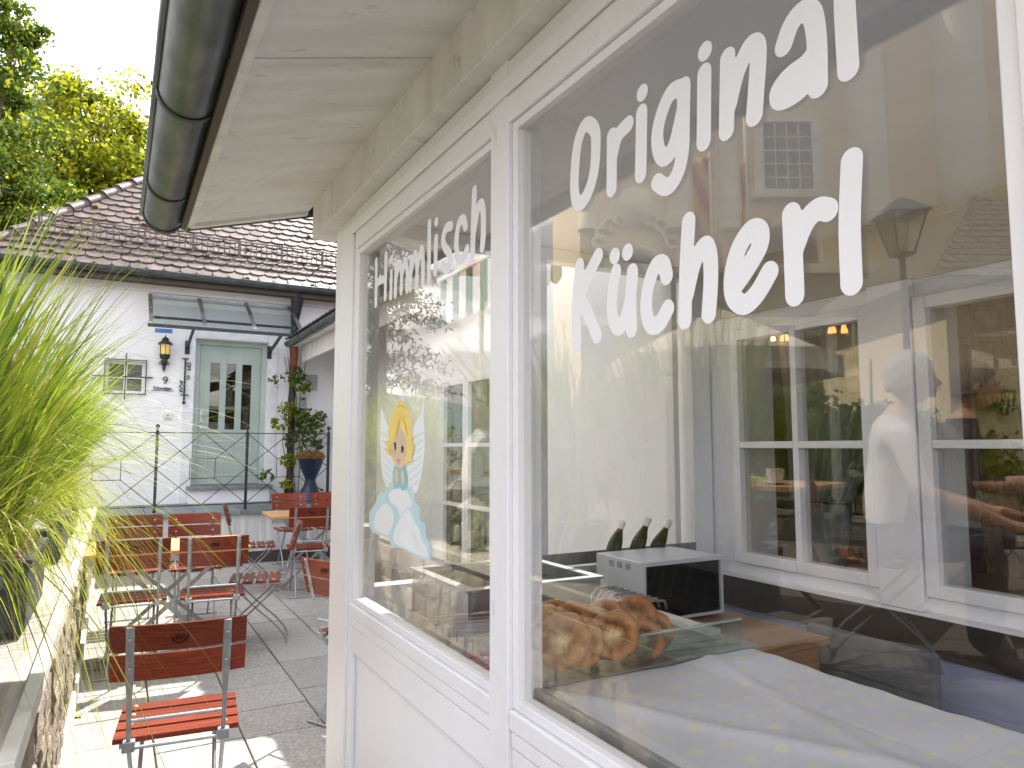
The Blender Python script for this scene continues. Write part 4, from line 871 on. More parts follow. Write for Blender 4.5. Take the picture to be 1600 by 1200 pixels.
bp = n.nodes.new('ShaderNodeBump'); bp.inputs['Strength'].default_value = .5; bp.inputs['Distance'].default_value = .006; n.links.new(nz.outputs['Fac'], bp.inputs['Height']); n.links.new(bp.outputs['Normal'], b.inputs['Normal'])
bms = [bread_mesh(i) for i in range(5)]
# px, py, depth, size, yaw(deg, facing), tilt
BR = [(822, 972, 1.95, 1.0, 20, 'fried bread hidden deepest at the left behind the front row'), (878, 968, 2.05, .95, 30, 'fried bread in the back row left of centre'), (958, 968, 2.08, .95, 42, 'fried bread in the back row right of centre'), (1035, 985, 2.1, .9, 50, 'fried bread at the far right end in front of the microwave foot'),
      (835, 985, 1.86, 1.02, 14, 'outermost fried bread at the left end of the row, seen edge on'), (850, 990, 1.84, .98, 18, 'second fried bread from the left end of the row'), (864, 985, 1.84, 1.06, 24, 'third fried bread from the left, leaning on its neighbour'),
      (893, 1001, 1.77, 1.08, 42, 'large puffed fried bread facing the glass with a pale hollow centre'), (908, 975, 1.95, .95, 38, 'fried bread just behind the large one with the pale centre'), (930, 978, 1.98, .95, 42, 'fried bread in the middle of the row, half hidden'),
      (945, 990, 1.92, 1.0, 45, 'dark fried bread left of the front right one'), (973, 992, 1.86, 1.02, 50, 'front right fried bread with a small pale centre'), (1003, 968, 2.12, 1.12, 45, 'tall fried bread standing above the row before the microwave'),
      (1018, 1000, 1.98, .9, 48, 'fried bread at the right end of the front row'), (980, 965, 2.2, .9, 40, 'small fried bread behind the tall one'), (925, 1005, 1.8, .85, 60, 'brown fried bread wedged low between the two front ones')]
for i, (px, py, d_, s_, yaw, lab) in enumerate(BR):
    s_ *= 1.08; px -= 14
    o = link('fried_bread', bms[i % 5]); p = PD(px, py, d_); o.location = p; o.scale = (s_, s_, s_)
    nrm = Vector((-math.cos(math.radians(yaw)), -math.sin(math.radians(yaw)), .22)).normalized()
    o.rotation_mode = 'QUATERNION'; o.rotation_quaternion = nrm.to_track_quat('Z', 'Y'); tag(o, lab, 'fried bread', 'fried breads in the kiosk window')
rk = empty('bread_tray', (1.22, 1.9, .80), 0, 'wire tray on a steel shelf holding the fried breads', 'tray')
ob('shelf', MB().box(-.30, .5, -.34, .36, .03, .055), STEEL, rk, bevel=.003); ob('body', MB().box(-.28, .48, -.3, .33, -.78, .029), WHITE, rk)
tr = empty('wire'); 
bpy.data.objects.remove(tr)
for k in range(12): ob('wire', MB().tube([(-.29, -.32+k*.055, .06), (-.29, -.32+k*.055, .10), (.42, -.32+k*.055, .065)], .0018, 6), STEEL, rk, smooth=True)
# wooden table, microwave, bottles
wt = empty('side_table', (2.2, 2.35, 0), 0, 'brown wooden table carrying the microwave by the back wall', 'table')
ob('top', MB().box(-.38, .33, -.42, .47, .665, .69), WOODT, wt, bevel=.004)
for sx in (-.3, .27):
    for sy in (-.36, .4): ob('leg', MB().box(sx-.03, sx+.03, sy-.03, sy+.03, .02, .56), WOODT, wt)
ob('drawer_front', MB().box(-.33, .28, -.40, -.37, .56, .664), WOODT, wt, bevel=.003)
ob('apron', MB().box(-.345, -.32, -.40, .45, .56, .664), WOODT, wt)
mo = empty('microwave', (1.98, 2.42, .692), 0, 'silver microwave with black glass door on the wooden table', 'microwave')
ob('case', MB().box(0, .46, .012, .34, .01, .265), MICRO, mo, bevel=.006); ob('door_glass', MB().box(.022, .44, .0, .011, .022, .245), MBLACK, mo, bevel=.002)
ob('front_rim', wall_x(MB(), -.004, .0115, .0, .46, .01, .265, [(.014, .45, .022, .247)]), MICRO, mo)
sl = MB().box(-.0012, .0012, -.017, .017, -.002, .002).mesh('vent_slot', BLACK)
for i in range(6):
    for j in range(4): link('vent_slot', sl, mo, (-.0001, .05+.045*j, .03+.011*i))
    if i < 3:
        for j in range(3): link('vent_slot', sl, mo, (-.0001, .10+.06*j, .225+.009*i))
BG = mat('bottle_green_glass', (.03, .04, .012), rough=.2)
for i, (px, py) in enumerate([(975, 838), (1005, 828), (1030, 826)]):
    p = PD(px-45, py, 3.45); bt = empty('bottle', (p.x, p.y, .70), 0, ['short dark bottle with white cap behind the microwave', 'middle dark green bottle with white cap above the microwave', 'dark bottle with white cap nearest the window post above the microwave'][i], 'bottle', 'bottles behind the microwave')
    bt.rotation_euler = (0, .42+.08*i, 0)
    h = p.z-.70+.10; ob('glass_body', MB().lathe([(.0, 0), (.034, .0), (.036, h*.7), (.03, h*.78), (.014, h*.9), (.013, h*.95)], n=14), BG, bt, smooth='a'); ob('cap', MB().lathe([(.016, h*.9), (.017, h), (0, h+.002)], n=12), CREAMT, bt, smooth='a')
# fryer with hoops
fr = empty('steel_fryer', (1.42, 2.62, 0), 0, 'stainless steel fryer trough with curved grid rods near the far window', 'fryer')
ob('body', wall_x(MB(), -.28, -.27, -.3, .28, .05, .93, []).box(-.3, -.29, -.269, .27, .05, .93).box(.27, .28, -.269, .27, .05, .93).box(-.289, .269, .26, .27, .05, .93).box(-.289, .269, -.269, .259, .05, .80), mat('polished_steel', (.5, .51, .52), rough=.28, metal=.9), fr)
ob('rim', wall_x(MB(), .93, .94, -.31, .29, -.29, .28, [(-.27, .25, -.25, .24)]), STEEL, fr)
fr.children[-1].rotation_euler = (0, 0, 0)
me = fr.children[-1].data
for v in me.vertices: v.co = (v.co.x, v.co.z, v.co.y)
for k in range(8): ob('grid_rod', MB().tube([(.20, -.33-.04*k, .80), (.20, -.33-.04*k, .88), (.225, -.33-.04*k, .905), (.27, -.33-.04*k, .905), (.32, -.33-.04*k, .90), (.33, -.33-.04*k, .87)], .005, 7), STEEL, fr, smooth=True)
ob('front_bar', MB().box(.2, .25, -.95, -.66, .87, .885), CREAMT, fr)
# grey chair by back wall
gc = empty('grey_chair', (2.45, 1.87, 0), 0, 'grey upholstered chair against the lavender wall behind the counter', 'chair')
ob('backrest', MB().box(.20, .25, -.28, .28, .28, .69), GREYF, gc, bevel=.02); ob('seat', MB().box(-.22, .19, -.27, .27, .40, .46), GREYF, gc, bevel=.02)
for sx in (-.19, .21):
    for sy in (-.24, .24): ob('leg', MB().tube([(sx, sy, .02), (sx, sy, .39)], .011, 8), STEEL, gc, smooth='a')
# ---- cafe room behind the windows
rm = ob('cafe_room_floor', MB().box(3.26, 7.4, -2.6, 5.6, -.05, 0.0), mat('room_floor', (.12, .07, .04), rough=.5), kind='structure')
room = empty('cafe_room', (0, 0, 0), 0, 'dark wood panelled cafe room seen through the muntin windows', 'room')
rh = [(3.6, 4.7, 1.0, 2.1), (1.6, 2.6, 1.0, 2.1)]
ob('back_wall', wall_y(MB(), 7.4, 7.5, -2.6, 5.6, 0, 2.7, rh), WOODD, room); ob('side_wall', MB().box(3.26, 7.4, 5.6, 5.7, 0, 2.7), WOODD, room); ob('near_wall', MB().box(3.26, 7.4, -2.7, -2.6, 0, 2.7), WOODD, room); ob('ceiling', MB().box(3.26, 7.5, -2.7, 5.7, 2.7, 2.75), WOODD, room)
for h in rh:
    casement(room, *h, 2, [.5], x=7.41)
LACE = bpy.data.materials.new('sheer_curtain'); LACE.use_nodes = True; n = LACE.node_tree; b = n.nodes['Principled BSDF']; b.inputs['Base Color'].default_value = (.34, .40, .36, 1); b.inputs['Roughness'].default_value = .9
tr_ = n.nodes.new('ShaderNodeBsdfTransparent'); tl = n.nodes.new('ShaderNodeBsdfTranslucent'); tl.inputs['Color'].default_value = (.36, .42, .38, 1); a1_ = n.nodes.new('ShaderNodeMixShader'); a2_ = n.nodes.new('ShaderNodeMixShader'); a1_.inputs[0].default_value = .4; a2_.inputs[0].default_value = .62
wv = n.nodes.new('ShaderNodeTexNoise'); wv.inputs['Scale'].default_value = 60
n.links.new(b.outputs[0], a1_.inputs[1]); n.links.new(tl.outputs[0], a1_.inputs[2]); n.links.new(tr_.outputs[0], a2_.inputs[1]); n.links.new(a1_.outputs[0], a2_.inputs[2]); n.links.new(a2_.outputs[0], n.nodes['Material Output'].inputs['Surface'])
def curtain(name, x, ytop, ybot, ztop, zbot, nf, lab, rough_=.03):
    m_, k_ = 60, 24; V = []
    for j in range(k_+1):
        t = j/k_; e_ = t**1.3
        y0 = ytop[0]+(ybot[0]-ytop[0])*e_; y1 = ytop[1]+(ybot[1]-ytop[1])*e_
        for i in range(m_+1):
            s_ = i/m_; V.append((x+rough_*math.sin(s_*nf*2*math.pi+t*1.5)+.01*math.sin(s_*17), y0+(y1-y0)*s_, ztop+(zbot-ztop)*t + (.012*abs(math.sin(s_*m_*.5)) if j == k_ else 0)))
    F = np.array([(j*(m_+1)+i, j*(m_+1)+i+1, (j+1)*(m_+1)+i+1, (j+1)*(m_+1)+i) for j in range(k_) for i in range(m_)])
    o = quads('curtain', np.array(V), F, LACE); o.data.polygons.foreach_set('use_smooth', [True]*len(F)); so_ = o.modifiers.new('thick', 'SOLIDIFY'); so_.thickness = .0015
    return tag(o, lab, 'curtain', 'sheer lace curtains in the cafe')
curtain('curtain', 3.36, (2.85, 2.0), (2.80, 2.42), 2.2, 1.15, 9, 'sheer grey green curtain swept aside in the left muntin window')
curtain('curtain', 3.40, (2.80, 2.45), (2.62, 2.50), 1.14, .80, 5, 'scalloped lower end of the swept curtain in the left muntin window')
curtain('curtain', 7.33, (4.7, 4.2), (4.7, 4.3), 2.15, .95, 6, 'white lace curtain on the far left of the rear cafe window')
curtain('curtain', 7.33, (3.95, 3.6), (3.85, 3.6), 2.15, .95, 5, 'white lace curtain on the right of the rear cafe window')
sh = empty('cup_shelf', (5.6, 3.5, 0), 0, 'wooden wall shelf with rows of cups and glasses in the cafe', 'shelf')
for z_ in (1.28, 1.55, 1.82, 2.05): ob('shelf_board', MB().box(-.14, .14, -1.1, .9, z_-.012, z_+.012), WOODT, sh)
for y_ in (-1.12, .92): ob('side_board', MB().box(-.14, .14, y_-.015, y_+.015, 1.2, 2.3), WOODT, sh)
cupm = MB().lathe([(.022, 0), (.034, .02), (.038, .075), (.035, .075), (.031, .022), (0, .012)], n=12).mesh('cup', CREAMT); glm = MB().lathe([(.026, 0), (.032, .1), (.030, .1), (.024, .01), (0, .01)], n=12).mesh('drinking_glass', mat('blue_grey_glass', (.3, .42, .5), rough=.15))
k = 0
for z_ in (1.28, 1.55, 1.82):
    for y_ in np.arange(-1.0, .85, .13):
        k += 1; g = k % 3 == 0; o = link('drinking_glass' if g else 'cup', glm if g else cupm, None, (5.52+random.uniform(-.04, .04), 3.5+y_, z_+.0125)); tag(o, 'blue grey tumbler on the %s board of the cafe wall shelf' % {1.28: 'lowest', 1.55: 'second', 1.82: 'third'}[z_] if g else 'small cream cup standing on the %s board of the cafe wall shelf' % {1.28: 'lowest', 1.55: 'second', 1.82: 'third'}[z_], 'glass' if g else 'cup', 'glasses on the cafe shelf' if g else 'cups on the cafe shelf')
OR = emit('orange_glass_lamp', (.9, .35, .08), 5)
for i, px in enumerate((1205, 1226, 1243, 1300, 1318)):
    p = PD(px, 532-(i > 2)*12, 4.2); l_ = empty('pendant_lamp', p, 0, 'small orange pendant lamp, number %s from the left behind the muntin window' % ['one', 'two', 'three', 'four', 'five'][i], 'pendant lamp', 'orange pendant lamps in the cafe')
    ob('lamp_shade', MB().lathe([(.012, .06), (.026, 0), (.024, 0)], n=12), OR, l_, smooth='a'); ob('cord', MB().tube([(0, 0, .06), (0, 0, 2.69-p.z)], .003, 5), BLACK, l_)
# shingled column and small shelf in right window
c0 = PD(1540, 560, 4.3)
sc_ = empty('shingled_column', (c0.x+.35, c0.y, 0), math.radians(-30), 'wooden shingle clad column in the cafe behind the right window', 'column')
ob('core', MB().box(-.40, .55, -.2, .3, 0, 2.68), WOODD, sc_)
shm = MB().add([(-.055, -.004, 0), (.055, -.004, 0), (.055, .004, .13), (-.055, .004, .13), (-.055, -.018, 0), (.055, -.018, 0), (.055, 0, .13), (-.055, 0, .13)], [(0, 1, 2, 3), (4, 7, 6, 5), (0, 4, 5, 1), (1, 5, 6, 2), (2, 6, 7, 3), (3, 7, 4, 0)]).mesh('shingle', SHING)
for r_ in range(20):
    x = -.40+(.03 if r_ % 2 else 0)
    while x < .52:
        o = link('shingle', shm, sc_, (x+.055, -.205, .7+r_*.098), (0, 0, 0)); s_ = random.uniform(.7, 1.05); o.scale = (s_, 1, 1); x += .112*s_
ws = empty('corner_shelf', PD(1478, 612, 3.9), 0, 'narrow wooden corner shelf with a white figurine in the cafe', 'shelf')
for z_ in (0, .27): ob('shelf_board', MB().box(-.12, .12, -.1, .1, z_-.01, z_), WOODT, ws)
fg = ob('figurine', MB().lathe([(.03, 0), (.02, .05), (.025, .08), (.01, .1), (.016, .12), (0, .135)], n=12), CREAMT, smooth='a', loc=ws.location+Vector((-.03, 0, .0005))); tag(fg, 'white figurine on the narrow corner shelf of the cafe', 'figurine')
fg = ob('teapot', MB().lathe([(.02, 0), (.045, .03), (.03, .06), (0, .07)], n=12), CREAMT, smooth='a', loc=ws.location+Vector((-.02, 0, .2705))); tag(fg, 'small cream teapot on the upper corner shelf of the cafe', 'teapot')
ct_ = empty('cafe_table', (3.9, 2.6, 0), 0, 'wooden cafe table by the muntin window inside the room', 'table')
ob('top', MB().box(-.35, .35, -.7, .6, .72, .75), WOODT, ct_); ob('pedestal', MB().box(-.06, .06, -.06, .06, 0, .719), WOODD, ct_)
#%%FURNITURE
# ================================================================== BEER-GARDEN CHAIRS AND TABLES
EMB = mat('dark_printed_emblem', (.04, .014, .01), rough=.9, spec=.1)
def emblem_mesh():
    mb = MB(); M_ = Matrix(((1, 0, 0, 0), (0, 0, -1, 0), (0, 1, 0, 0), (0, 0, 0, 1)))
    st_ = [[(math.cos(a)*.013, math.sin(a)*.013+.004) for a in np.linspace(0, 2*math.pi, 16)], [(-.006, -.004), (-.006, .012), (.002, .012), (.005, .008), (-.004, .004), (.006, -.004)],
           [(-.026, .004), (-.022, -.012), (-.008, -.018), (.008, -.018), (.022, -.012), (.026, .004)], [(-.02, -.004), (-.014, -.012)], [(.02, -.004), (.014, -.012)]]
    v, f = grid_glyphs(st_, .0022, .0012); me = bpy.data.meshes.new('emblem'); me.from_pydata([(a, 0, b) for a, b in v], [], f); me.materials.append(EMB); me.update(); return me
EMM = emblem_mesh()
def make_chair():
    c = empty('folding_chair'); W = .20
    for i, (z0, z1) in enumerate(((.775, .865), (.675, .765))):
        mb = MB(); n = 8
        for k in range(n):
            xa, xb = -W-.01+(2*W+.02)*k/n, -W-.01+(2*W+.02)*(k+1)/n; f = lambda x: -.03*(1-(x/(W+.01))**2)*1.0
            tilt = lambda z_: -.235-(z_-.62)*.28
            vs = []
            for x in (xa, xb):
                for z_ in (z0, z1):
                    for o_ in (0, .014): vs.append((x, tilt(z_)+f(x)+o_+.006, z_))
            mb.add(vs, [(0, 4, 6, 2), (1, 3, 7, 5), (2, 6, 7, 3), (0, 1, 5, 4)]+([(0, 2, 3, 1)] if k == 0 else [])+([(4, 5, 7, 6)] if k == n-1 else []))
        s_ = ob('back_slat', mb, REDWOOD, c)
        if i == 0:
            o = link('emblem', EMM, s_, (0, -.319, .82), (math.radians(-15.6), 0, 0))
        for sx in (-1, 1):
            ob('bolt', MB().lathe([(.007, 0), (.0055, .004), (0, .005)], (sx*(W-.052), tilt((z0+z1)/2)+f(W-.052)-.006, (z0+z1)/2), 8, M=Matrix.Rotation(math.pi/2, 4, 'X')), STEEL, c)
            ob('front_bolt', MB().lathe([(.008, 0), (.006, .004), (0, .005)], (sx*(W-.052), tilt((z0+z1)/2)+f(W-.052)+.0205, (z0+z1)/2), 8, M=Matrix.Rotation(-math.pi/2, 4, 'X')), CREAMT, c)
    for i in range(4):
        y0 = -.165+.093*i; ob('seat_slat', MB().box(-W, W, y0, y0+.073, .444, .463), REDWOOD, c, bevel=.003)
        for sx in (-1, 1): ob('bolt', MB().lathe([(.008, 0), (.006, .004), (0, .005)], (sx*(W-.045), y0+.04, .463), 8), CREAMT, c)
    for sx in (-1, 1):
        x = sx*(W-.052); yb = lambda z_: -.235-(z_-.62)*.28
        pts = [(x, yb(.862)-.012, .862), (x, yb(.68)-.012, .68), (x, -.25, .63), (x, -.215, .50), (x, -.15, .40), (x, 0, .26), (x, .12, .15), (x, .19, .07), (x, .215, .012)]
        ob('upright', MB().tube(pts, [.013, .013, .009, .0075, .0075, .0075, .0075, .0075, .0075], 8, side=(1, 0, 0), flat=[.32, .32, .6, .9, .9, .9, .9, .9, .9]), STEEL, c, smooth='a')
        x2 = sx*(W-.075)
        pts = [(x2, .17, .44), (x2, .10, .36), (x2, -.02, .24), (x2, -.14, .13), (x2, -.20, .06), (x2, -.225, .012)]
        ob('leg', MB().tube(pts, .0075, 8, side=(1, 0, 0), flat=.9), STEEL, c, smooth='a')
        ob('hinge_clamp', MB().box(x-.02, x+.02, -.205, -.17, .425, .462), STEEL, c, bevel=.005)
        ob('seat_rail', MB().box(x-.03, x-.024, -.17, .2, .43, .4475), STEEL, c)
    for y, z_, nm, w_ in ((.218, .008, 'foot_bar', .2), (-.228, .008, 'foot_bar', .2), (-.222, .535, 'cross_bar', W-.052), (-.188, .435, 'cross_bar', W-.052), (.165, .435, 'cross_bar', W-.07)):
        mb = MB().tube([(-w_-.0, y, z_), (0, y, z_), (w_, y, z_)], .0065, 8)
        ob(nm, mb, STEEL, c, smooth='a')
    return c
proto = make_chair()
def chair(x, y, rz, lab, z_=0, first=[True], grp='folding chairs with red brown slats on the terrace'):
    if first[0]:
        first[0] = False; proto.location = (x, y, z_); proto.rotation_euler = (0, 0, rz); tag(proto, lab, 'chair', grp); return proto
    c = copy_tree(proto, (x, y, z_), rz, lab, grp); return c
D = math.radians
proto['category'] = 'chair'
chair(.245, 2.98, D(-6), 'nearest folding chair, alone on the paving with sunlit seat')
chair(.14, 5.44, D(-3), 'folding chair at the left of the front pair at the table by the planter wall')
chair(.62, 5.36, D(-6), 'folding chair at the right of the front pair at the table by the planter wall')
chair(.17, 6.65, D(180), 'folding chair facing us behind the left table, nearer the grass')
chair(.62, 6.60, D(178), 'folding chair facing us behind the left table, farther from the grass')
chair(1.28, 7.72, D(-98), 'folding chair seen from the side behind, turned toward the right table')
chair(.98, 5.78, D(78), 'folding chair seen from the side at the right end of the left table')
chair(1.72, 7.30, D(-8), 'folding chair with its back to us at the right table')
chair(1.93, 9.0, D(180), 'folding chair facing us by the landing, left of the rear two')
chair(2.40, 8.98, D(178), 'folding chair facing us by the landing, right of the rear two')
chair(1.24, 3.86, D(-62), 'folding chair half hidden behind the kiosk corner post')
def make_table(w_, l_, H=.74):
    t = empty('folding_table')
    nb = max(4, int(l_/.16))
    for i in range(nb):
        ob('top_board', MB().box(-w_/2, w_/2, -l_/2+l_*i/nb+.001, -l_/2+l_*(i+1)/nb-.001, H-.028, H), TABLEW, t, bevel=.002)
    ob('edge_board', MB().box(-w_/2+.02, w_/2-.02, -l_/2+.01, -l_/2+.03, H-.07, H-.029), STEEL, t)
    for sy in (-1, 1):
        y = sy*(l_/2-.1)
        ob('leg', MB().bar((-w_/2+.15, y, H-.04), (w_/2-.15, y+.02, .01), .028, .008, up=(0, 1, 0)), STEEL, t); ob('leg', MB().bar((w_/2-.15, y+.012, H-.04), (-w_/2+.15, y+.03, .01), .028, .008, up=(0, 1, 0)), STEEL, t)
    for sx in (-1, 1): ob('foot_bar', MB().tube([(sx*(w_/2-.15), -l_/2+.06, .01), (sx*(w_/2-.15), l_/2-.06, .01)], .009, 8), STEEL, t, smooth='a')
    return t
T = make_table(1.03, .72, .745); T.location = (.365, 5.78, 0); T.rotation_euler = (0, 0, D(-2)); tag(T, 'light wood folding table with crossed steel legs against the planter wall', 'table', 'folding tables on the terrace')
T2_ = copy_tree(T, (1.92, 7.85, 0), D(-3), 'light wood folding table in front of the landing, beside the cafe wing', 'folding tables on the terrace')
# fallen leaves
lfm = MB().add([(0, -.03, 0), (.018, -.01, .004), (.03, .005, .01), (.012, .01, .002), (0, .035, .008), (-.012, .01, .002), (-.03, .008, .012), (-.016, -.012, .003)], [tuple(range(8))]).mesh('fallen_leaf', mat('dead_leaf', (.5, .25, .08), rough=.8))
for px, py, lab in ((150, 1046, 'dry brown leaf on the paving by the left front chair foot'), (447, 990, 'dry leaf at the foot of the side-on chair'), (88, 930, 'dry leaf low by the planter wall')):
    p = at(px, py, 'z', .004) if px > 100 else Vector((-.12, 4.6, .004)); o = link('fallen_leaf', lfm, None, p, (0, 0, random.uniform(0, 6))); tag(o, lab, 'leaf', 'fallen leaves on the paving')
# ---- upper terrace (mirrored in the glass)
UZ = .5
RT = copy_tree(T, (-1.55, 3.05, UZ), D(70), 'folding table with yellow napkins on the upper terrace, mirrored in the glass', 'folding tables on the upper terrace')
RT2 = copy_tree(T, (-2.75, 1.35, UZ), D(60), 'folding table before the man in the black shirt on the upper terrace', 'folding tables on the upper terrace')
RT3 = copy_tree(T, (-1.6, 5.9, UZ), D(80), 'folding table beside the blonde woman on the upper terrace', 'folding tables on the upper terrace')
UG = 'folding chairs on the upper terrace'
chair(-1.38, 2.05, D(140), 'chair of the white haired man on the upper terrace', UZ, grp=UG)
chair(-2.10, 2.13, D(150), 'chair of the man in the black shirt on the upper terrace', UZ, grp=UG)
chair(-1.45, 3.6, D(165), 'chair of the older woman in pale blue on the upper terrace', UZ, grp=UG)
chair(-1.0, 5.6, D(95), 'chair of the blonde woman on the upper terrace', UZ, grp=UG)
chair(-.98, 3.1, D(75), 'empty chair at the planter side of the table with the napkin', UZ, grp=UG)
chair(-3.4, 2.6, D(200), 'empty chair farthest from the kiosk on the upper terrace', UZ, grp=UG)
chair(-2.7, 4.1, D(140), 'empty chair behind the older woman on the upper terrace', UZ, grp=UG)
nk = ob('napkin', MB().box(-.12, .10, -.16, .16, 0, .012).box(-.05, .12, -.12, .13, .013, .03), mat('yellow_paper', (.75, .72, .08), rough=.8), loc=(-1.6, 3.0, UZ+.7455), rot=(0, 0, .4)); tag(nk, 'bright yellow folded napkin on the upper terrace table', 'napkin')
for i, (x, y) in enumerate([(-1.5, 2.72), (-1.72, 3.25)]):
    cu = empty('coffee_cup', (x, y, UZ+.7455), 0, ['white coffee cup at the near end of the upper terrace table', 'white coffee cup beyond the napkin on the upper terrace table'][i], 'cup', 'coffee cups on the upper terrace')
    ob('saucer', MB().lathe([(.03, 0), (.07, .012), (.068, .014), (0, .006)], n=20), CREAMT, cu, smooth='a'); ob('cup', MB().lathe([(.025, .008), (.042, .03), (.046, .085), (.043, .085), (.036, .03), (0, .02)], n=20), CREAMT, cu, smooth='a')
    ob('handle', MB().tube([(.043, 0, .07), (.065, 0, .065), (.068, 0, .045), (.04, 0, .03)], .005, 8), CREAMT, cu, smooth='a')

# ================================================================== PEOPLE (upper terrace, mirrored in the glass)
def person(loc, rz, lab, shirt, trousers, hair, sleeve=.55, lean=0., arms=((.30, .42, .76), (.30, .42, .76)), hairlen=0, female=False, skin=SKIN, bare=False):
    root = empty('person', loc, rz, lab, 'person')
    sw = .165 if female else .19; L_ = lean
    V = [(0, 0, .53), (0, .0+L_*.3, .68), (0, .02+L_*.6, .84), (0, .0+L_, 1.0), (0, .01+L_*1.05, 1.08), (0, .03+L_*1.1, 1.15)]
    R = [(.155, .12), (.135, .10), (.15, .105), (.14, .09), (.062, .062), (.055, .058)]
    E_ = [(0, 1), (1, 2), (2, 3), (3, 4), (4, 5)]
    def chain(start, pts, rads):
        p = start
        for q, r_ in zip(pts, rads): V.append(q); R.append((r_, r_)); E_.append((p, len(V)-1)); p = len(V)-1
        return p
    for s_, tgt in zip((-1, 1), arms):
        sh_ = (s_*sw, -.0+L_, 1.0); el = (s_*(sw+.06), .10+L_*.6, .76); wr = (s_*tgt[0]*.55, tgt[1], tgt[2]+.0); hd_ = Vector(wr)+Vector((-s_*.02, .07, -.01))
        w_ = chain(3, [sh_, tuple(Vector(sh_).lerp(Vector(el), .5)), el, tuple(Vector(el).lerp(Vector(wr), .5)), wr, tuple(hd_)], [.062, .05, .043, .04, .027, .034])
        for k in range(4):
            a = Vector(hd_)+Vector(((k-1.5)*.019, .02, 0)); chain(w_, [tuple(a+Vector((0, .012, 0))), tuple(a+Vector((0, .042-.004*abs(k-1.5), -.006))), tuple(a+Vector((0, .062-.006*abs(k-1.5), -.022)))], [.0105, .0092, .008])
        chain(w_, [tuple(Vector(hd_)+Vector((-s_*.035, -.005, .0))), tuple(Vector(hd_)+Vector((-s_*.05, .022, -.005)))], [.012, .0095])
        kn = (s_*.13, .44, .53); an = (s_*.12, .40, .09)
        chain(0, [(s_*.095, .06, .52), (s_*.12, .25, .53), kn, (s_*.125, .42, .33), an, (s_*.12, .47, .045), (s_*.125, .56, .035)], [.095, .08, .062, .055, .04, .04, .03])
    me = bpy.data.meshes.new('body'); me.from_pydata(V, E_, []); o = bpy.data.objects.new('tmp', me); COL.objects.link(o)
    me.skin_vertices or None
    sm = o.modifiers.new('skin', 'SKIN'); sm.use_smooth_shade = True
    if not me.skin_vertices:
        me.attributes
    for i, r_ in enumerate(R):
        me.skin_vertices[0].data[i].radius = r_
    me.skin_vertices[0].data[0].use_root = True
    sb = o.modifiers.new('sub', 'SUBSURF'); sb.levels = 2
    dg = bpy.context.evaluated_depsgraph_get(); m2 = bpy.data.meshes.new_from_object(o.evaluated_get(dg)); bpy.data.objects.remove(o)
    # head joined in, then one continuous remeshed skin
    bm = bmesh.new(); bm.from_mesh(m2); HC = Vector((0, .065+L_*1.15, 1.255))
    r1 = bmesh.ops.create_uvsphere(bm, u_segments=24, v_segments=18, radius=1)
    for v in r1['verts']:
        c = v.co; z_ = c.z; yy_ = c.y*.098; xx = c.x*.076
        if z_ < 0: xx *= 1-.28*(-z_); yy_ *= 1-.12*(-z_)
        v.co = Vector((xx, yy_, z_*.118))+HC
    for (cx, cy, cz, rx, ry, rz_) in ((0, .100, -.018, .012, .02, .022), (-.078, .0, -.01, .01, .018, .03), (.078, .0, -.01, .01, .018, .03), (0, .092, -.055, .024, .010, .008), (0, .087, -.075, .018, .012, .012), (0, .085, .02, .045, .012, .008)):
        r2 = bmesh.ops.create_uvsphere(bm, u_segments=10, v_segments=8, radius=1)
        for v in r2['verts']: v.co = Vector((v.co.x*rx+cx, v.co.y*ry+cy, v.co.z*rz_+cz))+HC
    bm.to_mesh(m2); bm.free()
    o = bpy.data.objects.new('tmp', m2); COL.objects.link(o); rmz = o.modifiers.new('r', 'REMESH'); rmz.mode = 'VOXEL'; rmz.voxel_size = .0085; rmz.use_smooth_shade = True
    s3 = o.modifiers.new('s', 'SMOOTH'); s3.factor = .4; s3.iterations = 2
    dg = bpy.context.evaluated_depsgraph_get(); m3 = bpy.data.meshes.new_from_object(o.evaluated_get(dg)); bpy.data.objects.remove(o); m3.name = 'body'
    m3.materials.clear(); [m3.materials.append(m_) for m_ in (skin, shirt, trousers, mat('shoe_leather', (.06, .05, .05), rough=.5), mat('eye_dark', (.03, .02, .02), rough=.2), mat('lip', (.42, .16, .13), rough=.5))]
    for p in m3.polygons:
        c = p.center; h_ = c-HC; mi = 0; armd = abs(c.x)
        if c.z < .09: mi = 3
        elif c.z < .62 and not (c.y > .2 and c.z > .62): mi = 2 if (c.z > .42 and (c.y < .36 or not bare)) or not bare else 0
        elif c.z < 1.075+.02*(h_.y < 0): mi = 1
        if mi == 1 and c.y-L_ > .16 and c.z < .95: mi = 0
        if mi == 1 and armd > sw+.015 and c.z < 1.0-.24*sleeve*1.6: mi = 0
        if mi == 2 and c.z > .60 and c.y > .2: mi = 0
        if h_.length < .14 and h_.y > .06:
            if abs(abs(h_.x)-.030) < .011 and abs(h_.z-.004) < .007: mi = 4
            if abs(h_.x) < .024 and abs(h_.z+.055) < .009 and h_.y > .085: mi = 5
        p.material_index = mi
    link('body', m3, root)
    # hair shell
    mb = MB(); n1, n2 = 28, 14; vs = []; pr = []
